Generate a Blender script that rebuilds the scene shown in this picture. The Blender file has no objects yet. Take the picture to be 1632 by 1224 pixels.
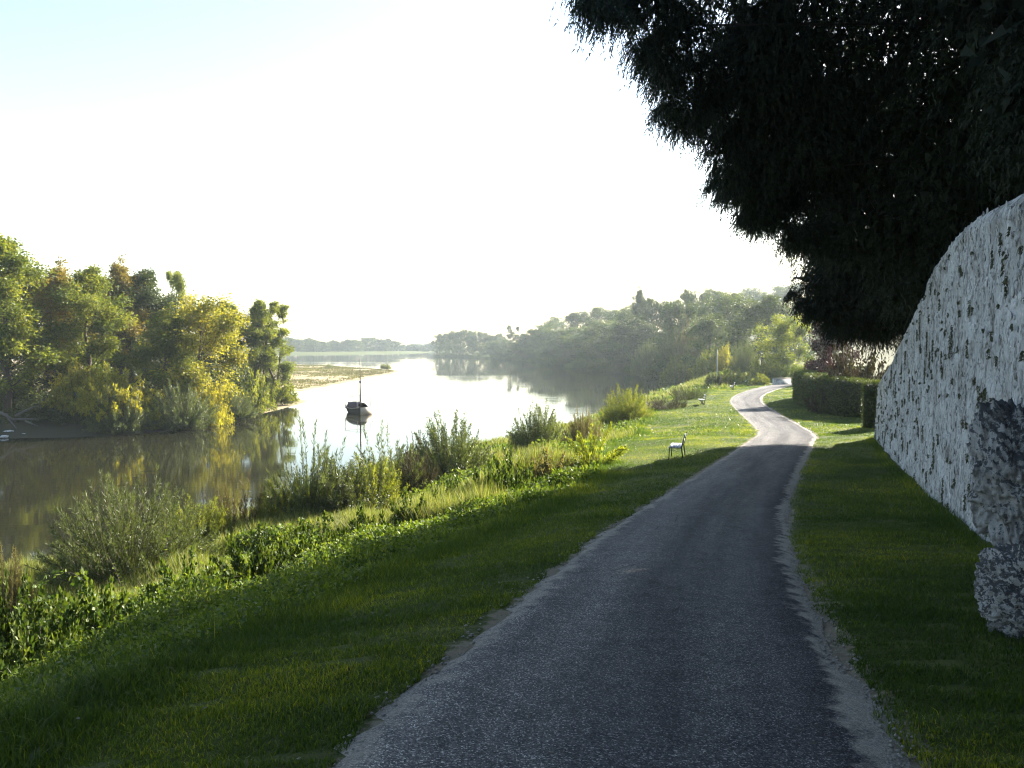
import bpy, math, random
import numpy as np
from mathutils import Vector, noise as mnoise

# ------------------------------------------------------------------ camera, light, exposure
S = bpy.context.scene
COL = S.collection
R = math.radians
CAM = np.array([0.0, 0.0, 9.0])
PITCH = math.atan(64.0 / 1280.0)
cam_d = bpy.data.cameras.new('camera')
cam = bpy.data.objects.new('camera', cam_d); COL.objects.link(cam)
cam.location = CAM
cam.rotation_euler = (R(90) - PITCH, 0, 0)
cam_d.sensor_width = 36.0
cam_d.lens = 36.0 * 1280.0 / 1632.0
cam_d.clip_start = 0.1
cam_d.clip_end = 6000
S.camera = cam

SUN_AZ, SUN_EL = 45.0, 27.0          # azimuth clockwise from +Y
w = bpy.data.worlds.new('World'); S.world = w; w.use_nodes = True
nt = w.node_tree
for n in list(nt.nodes): nt.nodes.remove(n)
o_ = nt.nodes.new('ShaderNodeOutputWorld'); bg = nt.nodes.new('ShaderNodeBackground')
sky = nt.nodes.new('ShaderNodeTexSky'); sky.sky_type = 'NISHITA'; sky.sun_disc = False
sky.sun_elevation = R(SUN_EL); sky.sun_rotation = R(SUN_AZ)
sky.air_density = 1.15; sky.dust_density = 0.8; sky.ozone_density = 0.2; sky.altitude = 50
bg.inputs['Strength'].default_value = 0.059
nt.links.new(sky.outputs[0], bg.inputs[0]); nt.links.new(bg.outputs[0], o_.inputs[0])

sl = bpy.data.lights.new('sun', 'SUN'); sl.energy = 5.0; sl.angle = R(0.53); sl.color = (1.0, 0.92, 0.79)
so = bpy.data.objects.new('sun', sl); COL.objects.link(so)
sd = Vector((math.sin(R(SUN_AZ)) * math.cos(R(SUN_EL)), math.cos(R(SUN_AZ)) * math.cos(R(SUN_EL)), math.sin(R(SUN_EL))))
so.rotation_euler = (-sd).to_track_quat('-Z', 'Y').to_euler()
so.location = (30, 40, 60)

S.view_settings.view_transform = 'Standard'
S.view_settings.look = 'None'
S.view_settings.gamma = 1.0
S.view_settings.use_curve_mapping = False
S.view_settings.exposure = 2.55
cy = S.cycles
cy.use_denoising = True; cy.denoising_prefilter = 'ACCURATE'; cy.filter_width = 1.1
cy.max_bounces = 6; cy.diffuse_bounces = 3; cy.glossy_bounces = 3; cy.transmission_bounces = 3
cy.volume_bounces = 1; cy.transparent_max_bounces = 4
cy.sample_clamp_indirect = 6.0
cy.caustics_reflective = False; cy.caustics_refractive = False

# ------------------------------------------------------------------ pixel <-> world helpers (photo pixels, 1632 wide)
cp, sp = math.cos(PITCH), math.sin(PITCH)
def ray(px, py):
    a = (px - 816) / 1280.0; b = (612 - py) / 1280.0
    d = np.array([a, cp + b * sp, -sp + b * cp])
    return d / d[1]
def at(px, py, Y):
    return CAM + ray(px, py) * Y

# ------------------------------------------------------------------ mesh helpers
def mesh_np(name, V, faces, mats=(), tint=None, smooth=False, mat_idx=None, uv=None, vattr=None):
    V = np.asarray(V, dtype=np.float32).reshape(-1, 3)
    if not isinstance(faces, list): faces = [faces]
    faces = [np.asarray(f, dtype=np.int32) for f in faces if len(f)]
    me = bpy.data.meshes.new(name)
    me.vertices.add(len(V)); me.vertices.foreach_set('co', V.ravel())
    nl = sum(f.size for f in faces); npoly = sum(len(f) for f in faces)
    me.loops.add(nl); me.polygons.add(npoly)
    me.loops.foreach_set('vertex_index', np.concatenate([f.ravel() for f in faces]))
    starts = []; s = 0
    for f in faces:
        k = f.shape[1]; starts.append(s + np.arange(len(f)) * k); s += f.size
    me.polygons.foreach_set('loop_start', np.concatenate(starts).astype(np.int32))
    for m in mats: me.materials.append(m)
    if mat_idx is not None: me.polygons.foreach_set('material_index', np.asarray(mat_idx, dtype=np.int32))
    me.update(calc_edges=True)
    if smooth: me.polygons.foreach_set('use_smooth', np.ones(npoly, dtype=bool))
    if tint is not None:
        a = me.attributes.new('tint', 'FLOAT', 'FACE'); a.data.foreach_set('value', np.asarray(tint, dtype=np.float32))
    if uv is not None:
        l = me.uv_layers.new(name='uv'); l.data.foreach_set('uv', np.asarray(uv, dtype=np.float32)[np.concatenate([f.ravel() for f in faces])].ravel())
    if vattr:
        for k, v in vattr.items():
            a = me.attributes.new(k, 'FLOAT', 'POINT'); a.data.foreach_set('value', np.asarray(v, dtype=np.float32))
    return me

def link(name, me, parent=None, loc=None):
    o = bpy.data.objects.new(name, me); COL.objects.link(o)
    if parent is not None: o.parent = parent
    if loc is not None: o.location = loc
    return o
def empty(name, loc, rz=0.0):
    o = bpy.data.objects.new(name, None); COL.objects.link(o)
    o.location = loc; o.rotation_euler = (0, 0, rz); o.empty_display_size = 0.3
    return o
def tag(o, label=None, cat=None, group=None, kind=None):
    if label: o['label'] = label
    if cat: o['category'] = cat
    if group: o['group'] = group
    if kind: o['kind'] = kind
    return o

class Geo:
    """collects quads (and tris) with a tint value"""
    def __init__(s): s.V = []; s.Q = []; s.T = []; s.tq = []; s.tt = []; s.n = 0
    def add(s, V, Q=None, T=None, tint=0.5):
        V = np.asarray(V, dtype=np.float32).reshape(-1, 3)
        if Q is not None and len(Q):
            Q = np.asarray(Q); s.Q.append(Q + s.n); s.tq.append(np.broadcast_to(np.asarray(tint, dtype=np.float32), (len(Q),)))
        if T is not None and len(T):
            T = np.asarray(T); s.T.append(T + s.n); s.tt.append(np.broadcast_to(np.asarray(tint, dtype=np.float32), (len(T),)))
        s.V.append(V); s.n += len(V)
    def mesh(s, name, mats, smooth=False):
        fs = []; t = []
        if s.Q: fs.append(np.concatenate(s.Q)); t.append(np.concatenate(s.tq))
        if s.T: fs.append(np.concatenate(s.T)); t.append(np.concatenate(s.tt))
        return mesh_np(name, np.concatenate(s.V), fs, mats, tint=np.concatenate(t), smooth=smooth)

def unit(v): return v / np.maximum(np.linalg.norm(v, axis=-1, keepdims=True), 1e-9)

def leaves(g, rng, C, axis, L, W, tint, flat=None, tri=False):
    """rhombic leaves: C (n,3) base, axis (n,3)"""
    n = len(C)
    if n == 0: return
    axis = unit(axis)
    rv = rng.normal(size=(n, 3))
    if flat is not None: rv = rv * (1 - flat) + np.cross(axis, np.array([0, 0, 1.0])) * flat * 3
    side = unit(np.cross(axis, unit(np.cross(axis, rv)))) if flat is None else unit(rv - axis * np.sum(rv * axis, 1, keepdims=True))
    L = np.broadcast_to(L, (n,))[:, None]; W = np.broadcast_to(W, (n,))[:, None]
    if tri:
        V = np.stack([C - side * W * .5, C + side * W * .5, C + axis * L], 1)
        g.add(V.reshape(-1, 3), T=np.arange(3 * n).reshape(n, 3), tint=tint); return
    V = np.stack([C, C + axis * L * .45 + side * W * .5, C + axis * L, C + axis * L * .45 - side * W * .5], 1)
    Q = np.arange(4 * n).reshape(n, 4)
    g.add(V.reshape(-1, 3), Q, tint=tint)

def tube(g, pts, rad, sides=6, tint=0.5, cap=True):
    pts = np.asarray(pts, dtype=float); m = len(pts)
    rad = np.broadcast_to(np.asarray(rad, dtype=float), (m,))
    tan = unit(np.gradient(pts, axis=0))
    ref = np.array([0.0, 0.0, 1.0]) if abs(tan[0][2]) < 0.8 else np.array([1.0, 0.0, 0.0])
    a = unit(np.cross(tan, ref)); b = np.cross(tan, a)
    th = np.arange(sides) * 2 * math.pi / sides
    V = pts[:, None, :] + rad[:, None, None] * (np.cos(th)[None, :, None] * a[:, None, :] + np.sin(th)[None, :, None] * b[:, None, :])
    V = V.reshape(-1, 3)
    i, j = np.meshgrid(np.arange(m - 1), np.arange(sides), indexing='ij')
    i = i.ravel(); j = j.ravel(); jn = (j + 1) % sides
    Q = np.stack([i * sides + j, i * sides + jn, (i + 1) * sides + jn, (i + 1) * sides + j], 1)
    T = None
    if cap:
        V = np.concatenate([V, pts[:1], pts[-1:]]); c0 = m * sides; c1 = c0 + 1
        j = np.arange(sides); jn = (j + 1) % sides
        T = np.concatenate([np.stack([np.full(sides, c0), jn, j], 1), np.stack([np.full(sides, c1), (m - 1) * sides + j, (m - 1) * sides + jn], 1)])
    g.add(V, Q, T, tint=tint)

def box(g, c, size, M=None, tint=0.5):
    c = np.asarray(c, float); h = np.asarray(size, float) / 2
    V = np.array([[x, y, z] for z in (-1, 1) for y in (-1, 1) for x in (-1, 1)], float) * h
    if M is not None: V = V @ np.asarray(M).T
    V = V + c
    Q = np.array([[0, 2, 3, 1], [4, 5, 7, 6], [0, 1, 5, 4], [2, 6, 7, 3], [0, 4, 6, 2], [1, 3, 7, 5]])
    g.add(V, Q, tint=tint)

def fbm(P, scale=1.0, octv=4, seed=0.0):
    """cheap vectorised value noise, -1..1"""
    P = np.asarray(P, float) * scale + seed * 17.31
    if P.shape[1] == 2: P = np.concatenate([P, np.zeros((len(P), 1))], 1)
    out = np.zeros(len(P)); amp = 1.0; tot = 0.0
    for o in range(octv):
        i = np.floor(P).astype(np.int64); f = P - i; f = f * f * (3 - 2 * f)
        v = 0
        for dx in (0, 1):
            for dy in (0, 1):
                for dz in (0, 1):
                    h = (i[:, 0] + dx) * 374761393 + (i[:, 1] + dy) * 668265263 + (i[:, 2] + dz) * 2147483647 + o * 9176
                    h = (h ^ (h >> 13)) * 1274126177; h = (h ^ (h >> 16)) & 0xffff
                    wgt = (f[:, 0] if dx else 1 - f[:, 0]) * (f[:, 1] if dy else 1 - f[:, 1]) * (f[:, 2] if dz else 1 - f[:, 2])
                    v = v + wgt * (h / 32767.5 - 1.0)
        out += v * amp; tot += amp; amp *= .5; P = P * 2.03 + 11.7
    return out / tot

def sstep(a, b, x):
    t = np.clip((x - a) / (b - a), 0, 1); return t * t * (3 - 2 * t)

# ------------------------------------------------------------------ materials
def new_mat(name):
    m = bpy.data.materials.new(name); m.use_nodes = True
    t = m.node_tree
    for n in list(t.nodes): t.nodes.remove(n)
    out = t.nodes.new('ShaderNodeOutputMaterial')
    return m, t, out
def N(t, typ, **kw):
    n = t.nodes.new(typ)
    for k, v in kw.items():
        if k.startswith('i_'): n.inputs[k[2:].replace('_', ' ')].default_value = v
        else: setattr(n, k, v)
    return n
def ramp(t, stops, interp='LINEAR'):
    r = t.nodes.new('ShaderNodeValToRGB'); e = r.color_ramp.elements; r.color_ramp.interpolation = interp
    while len(e) < len(stops): e.new(0.5)
    for x, (p, c) in zip(e, stops):
        x.position = p; x.color = (*c, 1) if len(c) == 3 else c
    return r
def noise_n(t, scale, detail=4, rough=.55, coord=None):
    n = N(t, 'ShaderNodeTexNoise'); n.inputs['Scale'].default_value = scale
    n.inputs['Detail'].default_value = detail; n.inputs['Roughness'].default_value = rough
    if coord is not None: t.links.new(coord, n.inputs['Vector'])
    return n
def mixc(t, fac, a, b, typ='MIX'):
    n = N(t, 'ShaderNodeMix', data_type='RGBA', blend_type=typ)
    if isinstance(fac, (int, float)): n.inputs[0].default_value = fac
    else: t.links.new(fac, n.inputs[0])
    for s, i in ((a, 6), (b, 7)):
        if isinstance(s, tuple): n.inputs[i].default_value = (*s, 1)
        else: t.links.new(s, n.inputs[i])
    return n.outputs[2]
def math_n(t, op, a, b=0.0):
    n = N(t, 'ShaderNodeMath', operation=op)
    for s, i in ((a, 0), (b, 1)):
        if isinstance(s, (int, float)): n.inputs[i].default_value = s
        else: t.links.new(s, n.inputs[i])
    return n.outputs[0]

def leaf_mat(name, cols, trans=.42, rough=.55, tcol=(1.25, 1.2, .55), vary=.25, spec=.3):
    m, t, out = new_mat(name)
    a = N(t, 'ShaderNodeAttribute', attribute_name='tint')
    r = ramp(t, [(i / (len(cols) - 1), c) for i, c in enumerate(cols)])
    t.links.new(a.outputs['Fac'], r.inputs[0])
    oi = N(t, 'ShaderNodeObjectInfo')
    mr = N(t, 'ShaderNodeMapRange'); mr.inputs[3].default_value = 1 - vary; mr.inputs[4].default_value = 1 + vary
    t.links.new(oi.outputs['Random'], mr.inputs[0])
    hs = N(t, 'ShaderNodeHueSaturation'); t.links.new(mr.outputs[0], hs.inputs['Value']); t.links.new(r.outputs[0], hs.inputs['Color'])
    p = N(t, 'ShaderNodeBsdfPrincipled'); p.inputs['Roughness'].default_value = rough; p.inputs['Specular IOR Level'].default_value = spec
    t.links.new(hs.outputs[0], p.inputs['Base Color'])
    tr = N(t, 'ShaderNodeBsdfTranslucent')
    tc = mixc(t, 1.0, hs.outputs[0], tcol, 'MULTIPLY'); t.links.new(tc, tr.inputs[0])
    mx = N(t, 'ShaderNodeMixShader'); mx.inputs[0].default_value = trans
    t.links.new(p.outputs[0], mx.inputs[1]); t.links.new(tr.outputs[0], mx.inputs[2]); t.links.new(mx.outputs[0], out.inputs[0])
    return m

def plain_mat(name, c1, c2=None, scale=6.0, rough=.8, bump=0.0, spec=.3, metal=0.0, detail=5, stretch=None):
    m, t, out = new_mat(name)
    p = N(t, 'ShaderNodeBsdfPrincipled'); p.inputs['Roughness'].default_value = rough; p.inputs['Specular IOR Level'].default_value = spec
    p.inputs['Metallic'].default_value = metal
    co = N(t, 'ShaderNodeTexCoord').outputs['Object']
    if stretch:
        mp = N(t, 'ShaderNodeMapping'); mp.inputs['Scale'].default_value = stretch; t.links.new(co, mp.inputs[0]); co = mp.outputs[0]
    n = noise_n(t, scale, detail, .6, co)
    c = mixc(t, n.outputs[0], c1, c2 or tuple(x * .6 for x in c1))
    t.links.new(c, p.inputs['Base Color'])
    if bump:
        b = N(t, 'ShaderNodeBump'); b.inputs['Strength'].default_value = bump; b.inputs['Distance'].default_value = .05
        t.links.new(n.outputs[0], b.inputs['Height']); t.links.new(b.outputs[0], p.inputs['Normal'])
    t.links.new(p.outputs[0], out.inputs[0])
    return m

M = {}
M['bark'] = plain_mat('bark', (.10, .075, .055), (.035, .028, .022), 5, .9, .6, stretch=(3, 3, .6))
M['pale_bark'] = plain_mat('pale_bark', (.22, .19, .15), (.10, .085, .07), 4, .9, .4, stretch=(2, 2, .6))
M['dark_bark'] = plain_mat('dark_bark', (.03, .024, .02), (.015, .012, .01), 5, .9, .6)
M['dead_wood'] = plain_mat('dead_wood', (.13, .12, .105), (.07, .065, .06), 5, .9, .5)
M['leaf_green'] = leaf_mat('leaf_green', [(.040, .064, .010), (.115, .145, .020), (.25, .25, .036)], trans=.5)
M['leaf_yellow'] = leaf_mat('leaf_yellow', [(.085, .105, .014), (.22, .215, .026), (.40, .35, .04)], trans=.5)
M['leaf_orange'] = leaf_mat('leaf_orange', [(.10, .080, .014), (.19, .15, .022), (.30, .22, .03)])
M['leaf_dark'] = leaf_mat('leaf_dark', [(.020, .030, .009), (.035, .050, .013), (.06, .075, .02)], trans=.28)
M['leaf_willow'] = leaf_mat('leaf_willow', [(.026, .042, .011), (.064, .088, .026), (.155, .18, .066)], trans=.35, rough=.45)
M['leaf_bramble'] = leaf_mat('leaf_bramble', [(.030, .060, .010), (.07, .11, .016), (.14, .17, .028)], trans=.45)
M['leaf_olive'] = leaf_mat('leaf_olive', [(.07, .065, .03), (.12, .11, .045), (.19, .16, .07)], trans=.35)
M['leaf_bramble_shaded'] = leaf_mat('leaf_bramble_shaded', [(.014, .032, .007), (.040, .070, .010), (.12, .15, .022)], trans=.4)  # bramble leaf darkened: the mounds' shadow side is put into the colour
M['leaf_lime'] = leaf_mat('leaf_lime', [(.045, .072, .011), (.13, .165, .02), (.28, .29, .036)], trans=.5)
M['leaf_brown'] = leaf_mat('leaf_brown', [(.022, .018, .011), (.036, .031, .017), (.06, .052, .027)], trans=.2)
M['leaf_russet'] = leaf_mat('leaf_russet', [(.05, .036, .02), (.09, .065, .032), (.13, .13, .04)], trans=.35)
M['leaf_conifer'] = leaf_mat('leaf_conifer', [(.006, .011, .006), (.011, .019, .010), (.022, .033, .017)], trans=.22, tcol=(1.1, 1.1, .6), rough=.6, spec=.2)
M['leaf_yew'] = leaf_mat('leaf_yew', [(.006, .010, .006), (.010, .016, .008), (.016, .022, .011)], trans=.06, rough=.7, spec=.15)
M['leaf_purple'] = leaf_mat('leaf_purple', [(.022, .012, .014), (.04, .02, .022), (.06, .035, .03)], trans=.25, tcol=(1.2, .8, .7))
M['leaf_hedge'] = leaf_mat('leaf_hedge', [(.028, .048, .013), (.055, .080, .020), (.12, .135, .03)], trans=.34)
M['leaf_forest'] = leaf_mat('leaf_forest', [(.018, .034, .009), (.042, .066, .013), (.10, .122, .022)], trans=.38, vary=.35)
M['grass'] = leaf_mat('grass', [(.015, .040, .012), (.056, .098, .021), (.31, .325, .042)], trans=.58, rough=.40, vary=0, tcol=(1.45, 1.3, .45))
M['dry_grass'] = leaf_mat('dry_grass', [(.075, .11, .022), (.15, .18, .045), (.27, .26, .11)], trans=.4, vary=0)
M['weed'] = leaf_mat('weed', [(.026, .054, .010), (.068, .110, .015), (.16, .20, .03)], trans=.45, vary=0)

# ------------------------------------------------------------------ terrain functions
def spline(pts, step):
    P = np.array(pts, float); P = np.concatenate([2 * P[:1] - P[1:2], P, 2 * P[-1:] - P[-2:-1]])
    out = []
    for i in range(1, len(P) - 2):
        n = max(2, int(np.linalg.norm(P[i + 1] - P[i]) / step)); t = np.linspace(0, 1, n, endpoint=False)[:, None]
        a, b, c, d = P[i - 1], P[i], P[i + 1], P[i + 2]
        out.append(.5 * (2 * b + (c - a) * t + (2 * a - 5 * b + 4 * c - d) * t ** 2 + (-a + 3 * b - 3 * c + d) * t ** 3))
    out.append(P[-2:-1]); return np.concatenate(out)

ROAD = spline([(-2.6, -14), (-1.1, -6), (-.3, 0), (.50, 3.35), (.86, 5), (2.20, 10), (3.76, 15), (5.56, 20), (9.52, 30), (12.65, 37.5), (15.4, 45), (18.7, 60),
               (22.3, 76), (26.3, 88), (31.8, 100), (37.5, 110), (45, 118), (60, 126), (80, 131)], .6)
_ry = [-14, -5, 0, 5, 10, 15, 20, 30, 45, 60, 76, 100, 131]
_rd = [.3, 1.22, 1.75, 2.27, 2.80, 3.30, 3.72, 4.33, 4.95, 5.28, 5.50, 5.62, 5.7]
def road_z(Y): return 9.0 - np.interp(Y, _ry, _rd)
def _smooth(a, k=9):
    p = np.pad(a, k // 2, mode='edge'); return np.convolve(p, np.ones(k) / k, 'valid')
RZ = _smooth(road_z(ROAD[:, 1]), 11)
RT = unit(np.gradient(ROAD, axis=0))
def road_w(Y): return np.interp(Y, [3, 17, 30, 44], [.95, .955, .98, 1.0])

SHORE = spline([(-34, -40), (-27, -10), (-23.5, 12), (-19.8, 29), (-14.8, 38), (-12.4, 45), (-8.6, 60), (-2, 70), (9, 94), (17, 119), (28.6, 150), (42, 182), (47, 202), (41, 225),
                (36, 250), (22, 339), (-6, 480), (-58, 604), (-64, 640), (-60, 823), (-30, 1100), (0, 1400)], 4)
LEFT = spline([(-420, 40), (-200, 60), (-100, 70), (-62, 74), (-48, 76), (-38.5, 79), (-34, 87), (-32.5, 98), (-31.8, 112), (-32, 125), (-35, 131), (-41, 138), (-41.5, 148), (-39.5, 160), (-38.8, 178),
               (-38, 192), (-37.5, 225), (-36, 260), (-42, 275), (-60, 305), (-97, 355), (-200, 420), (-500, 500)], 3)
FARL = spline([(-900, 500), (-400, 600), (-183, 690), (-110, 770), (-84, 823), (-80, 900), (-60, 1100), (-20, 1400)], 8)

def poly_dist(P, L):
    """signed distance to polyline L (positive on its right side), nearest index, chunked"""
    P = np.asarray(P, float); T = unit(np.gradient(L, axis=0))
    D = np.empty(len(P)); I = np.empty(len(P), int)
    for a in range(0, len(P), 20000):
        q = P[a:a + 20000]
        d2 = ((q[:, None, :] - L[None]) ** 2).sum(2); i = d2.argmin(1)
        v = q - L[i]; tg = T[i]
        al = (v * tg).sum(1); pe = v[:, 0] * tg[:, 1] - v[:, 1] * tg[:, 0]
        end = (i == 0) | (i == len(L) - 1)
        seg = np.linalg.norm(np.gradient(L, axis=0), axis=1)[i]
        al = np.where(end, al, np.where(np.abs(al) > seg, al, 0))
        D[a:a + 20000] = np.sign(pe) * np.hypot(pe, al); I[a:a + 20000] = i
    return D, I

WALL0, WALL1 = np.array([4.2, 4.1]), np.array([18.3, 40.3])
WD = (WALL1 - WALL0) / np.linalg.norm(WALL1 - WALL0); WN = np.array([-WD[1], WD[0]])     # WN faces the road
WLEN = float(np.linalg.norm(WALL1 - WALL0))
def wall_top(Y): return np.interp(Y, [2, 7, 10.5, 13, 15.5, 18, 20, 23, 27, 33, 37, 40.5], [10.6, 10.85, 11.15, 11.35, 11.48, 11.42, 11.12, 10.42, 9.6, 8.35, 7.7, 7.2])

def ground_info(P):
    P = np.asarray(P, float)
    s, i = poly_dist(P, ROAD); dw, _ = poly_dist(P, SHORE)
    return s, i, dw
def ground_z(P, info=None):
    P = np.asarray(P, float); X, Y = P[:, 0], P[:, 1]
    s, i, dw = info if info is not None else ground_info(P)
    zr = RZ[i]; a = np.abs(s)
    n1 = fbm(P, .12, 3, 1); n2 = fbm(P, .38, 2, 2)
    # river side
    drop = np.interp(a, [0, 1.6, 2.6, 5.0, 5.6], [0, .0, .10, .50, .66])
    wide = sstep(26, 40, Y) * (1 - sstep(95, 115, Y)) * 3.6 
    edge = 4.35 + .65 * sstep(14, 30, Y) + wide
    dropw = np.interp(a / edge * 5, [0, 1.6, 2.6, 5.0, 5.6], [0, .0, .10, .50, .66])
    dl = np.maximum(a - edge, 0); t = dl / (dl + np.maximum(dw, 0) + 1e-6)
    zl = (zr - dropw) * (1 - t) ** (1.55 - .4 * sstep(30, 60, Y))
    zl = zl + n2 * .10 * sstep(1.8, 5, a) + n1 * .5 * sstep(5, 9, a) * np.clip(1 - t, 0, 1) * t * 2
    # wall / garden side
    zright = zr + .03 * np.clip(a - 1.6, 0, 6) + n2 * .04 * sstep(1.8, 3, a)
    wd = (P - WALL0) @ WN; al = (P - WALL0) @ WD
    endf = sstep(WLEN - .2, WLEN - 2.5, al)
    behind = sstep(-.25, -.75, wd) * endf
    zter = wall_top(np.clip(Y, 3, 40)) - .45 + np.clip(-wd - 1, 0, 60) * .22
    zright = zright * (1 - behind) + zter * behind
    rise = sstep(14, 70, s) * 16 * sstep(34, 46, Y)
    zright = zright + rise * (1 - endf)
    near = np.where(s < 0, zl, zright)
    # far wooded hillside
    dd = np.maximum(dw, 0)
    zf = 3.4 * sstep(0, 13, dd) + 15 * sstep(18, 120, dd) * (1 - .55 * sstep(260, 520, Y)) + n1 * .4 * sstep(3, 20, dd)
    far = sstep(100, 135, Y)
    z = near * (1 - far) + zf * far
    z = np.where(dw <= 0, -.15 - np.minimum(-dw * .25, 1.6), z)
    under = (a < 1.75) & (Y < 133)
    return np.where(under, z - .07 * sstep(1.55, 1.2, a), z)

def gz(x, y): return float(ground_z(np.array([[x, y]]))[0])
def hit(px, py):
    d = ray(px, py); Y = np.linspace(2.5, 260, 5000)
    P = CAM + d * Y[:, None]
    z = np.maximum(ground_z(P[:, :2]), 0.0)
    k = np.argmax(z >= P[:, 2]); return np.array([P[k, 0], P[k, 1], z[k]])

# ------------------------------------------------------------------ ground sheet
def axis_steps(a, b, fine_a, fine_b, step, grow):
    c = list(np.arange(fine_a, fine_b, step)); s = step; x = fine_b
    while x < b: c.append(x); s *= grow; x += s
    c.append(b); s = step; x = fine_a - step; lo = []
    while x > a: lo.append(x); s *= grow; x -= s
    lo.append(a); return np.array(lo[::-1] + c)
def grid_mesh(name, xs, ys, zf, mats, attrs=None):
    X, Y = np.meshgrid(xs, ys); P = np.stack([X.ravel(), Y.ravel()], 1)
    z, va = zf(P)
    nx, ny = len(xs), len(ys)
    i, j = np.meshgrid(np.arange(nx - 1), np.arange(ny - 1)); k = (j * nx + i).ravel()
    Q = np.stack([k, k + 1, k + nx + 1, k + nx], 1)
    return mesh_np(name, np.column_stack([P, z]), Q, mats, smooth=True, vattr=va)

def ground_mat():
    m, t, out = new_mat('ground')
    co = N(t, 'ShaderNodeNewGeometry').outputs['Position']
    n1 = noise_n(t, .6, 6, .6, co); n2 = noise_n(t, 9, 5, .65, co); n3 = noise_n(t, 60, 3, .7, co)
    g = ramp(t, [(.25, (.020, .031, .008)), (.5, (.045, .058, .012)), (.75, (.11, .115, .022))])
    mm = math_n(t, 'ADD', math_n(t, 'MULTIPLY', n1.outputs[0], .45), math_n(t, 'ADD', math_n(t, 'MULTIPLY', n2.outputs[0], .33), math_n(t, 'MULTIPLY', n3.outputs[0], .22)))
    t.links.new(mm, g.inputs[0])
    d = N(t, 'ShaderNodeAttribute', attribute_name='dirt'); wld = N(t, 'ShaderNodeAttribute', attribute_name='wild')
    dirt = mixc(t, n3.outputs[0], (.22, .19, .14), (.10, .085, .06))
    fac = math_n(t, 'ADD', d.outputs['Fac'], math_n(t, 'MULTIPLY', math_n(t, 'SUBTRACT', n2.outputs[0], .5), 1.1))
    st = N(t, 'ShaderNodeMapRange'); st.inputs[1].default_value = .42; st.inputs[2].default_value = .62; t.links.new(fac, st.inputs[0])
    c1 = mixc(t, st.outputs[0], g.outputs[0], dirt)
    wildc = mixc(t, n2.outputs[0], (.035, .045, .014), (.09, .085, .035))
    c = mixc(t, wld.outputs['Fac'], c1, wildc)
    p = N(t, 'ShaderNodeBsdfPrincipled'); p.inputs['Roughness'].default_value = .9; p.inputs['Specular IOR Level'].default_value = .1
    t.links.new(c, p.inputs['Base Color'])
    b = N(t, 'ShaderNodeBump'); b.inputs['Strength'].default_value = .8; b.inputs['Distance'].default_value = .05
    hb = math_n(t, 'ADD', n2.outputs[0], math_n(t, 'MULTIPLY', n3.outputs[0], .5))
    t.links.new(hb, b.inputs['Height']); t.links.new(b.outputs[0], p.inputs['Normal'])
    t.links.new(p.outputs[0], out.inputs[0]); return m
M['ground'] = ground_mat()

def gfun(P):
    info = ground_info(P); s, i, dw = info; a = np.abs(s)
    wide = sstep(26, 40, P[:, 1]) * (1 - sstep(95, 115, P[:, 1])) * 3.6
    dirt = (1 - sstep(1.4, 1.8, a)) * .8 * (P[:, 1] < 133)
    wild = np.where(s < 0, sstep(4.6, 5.6, a - wide), sstep(9, 14, a) )
    wild = np.maximum(wild, sstep(108, 125, P[:, 1]))
    return ground_z(P, info), {'dirt': dirt, 'wild': wild}
xs = axis_steps(-60, 900, -13, 20, .30, 1.06); ys = axis_steps(-40, 1500, 1, 36, .30, 1.04)
g_ = link('ground', grid_mesh('ground', xs, ys, gfun, [M['ground']])); tag(g_, kind='structure')

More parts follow.
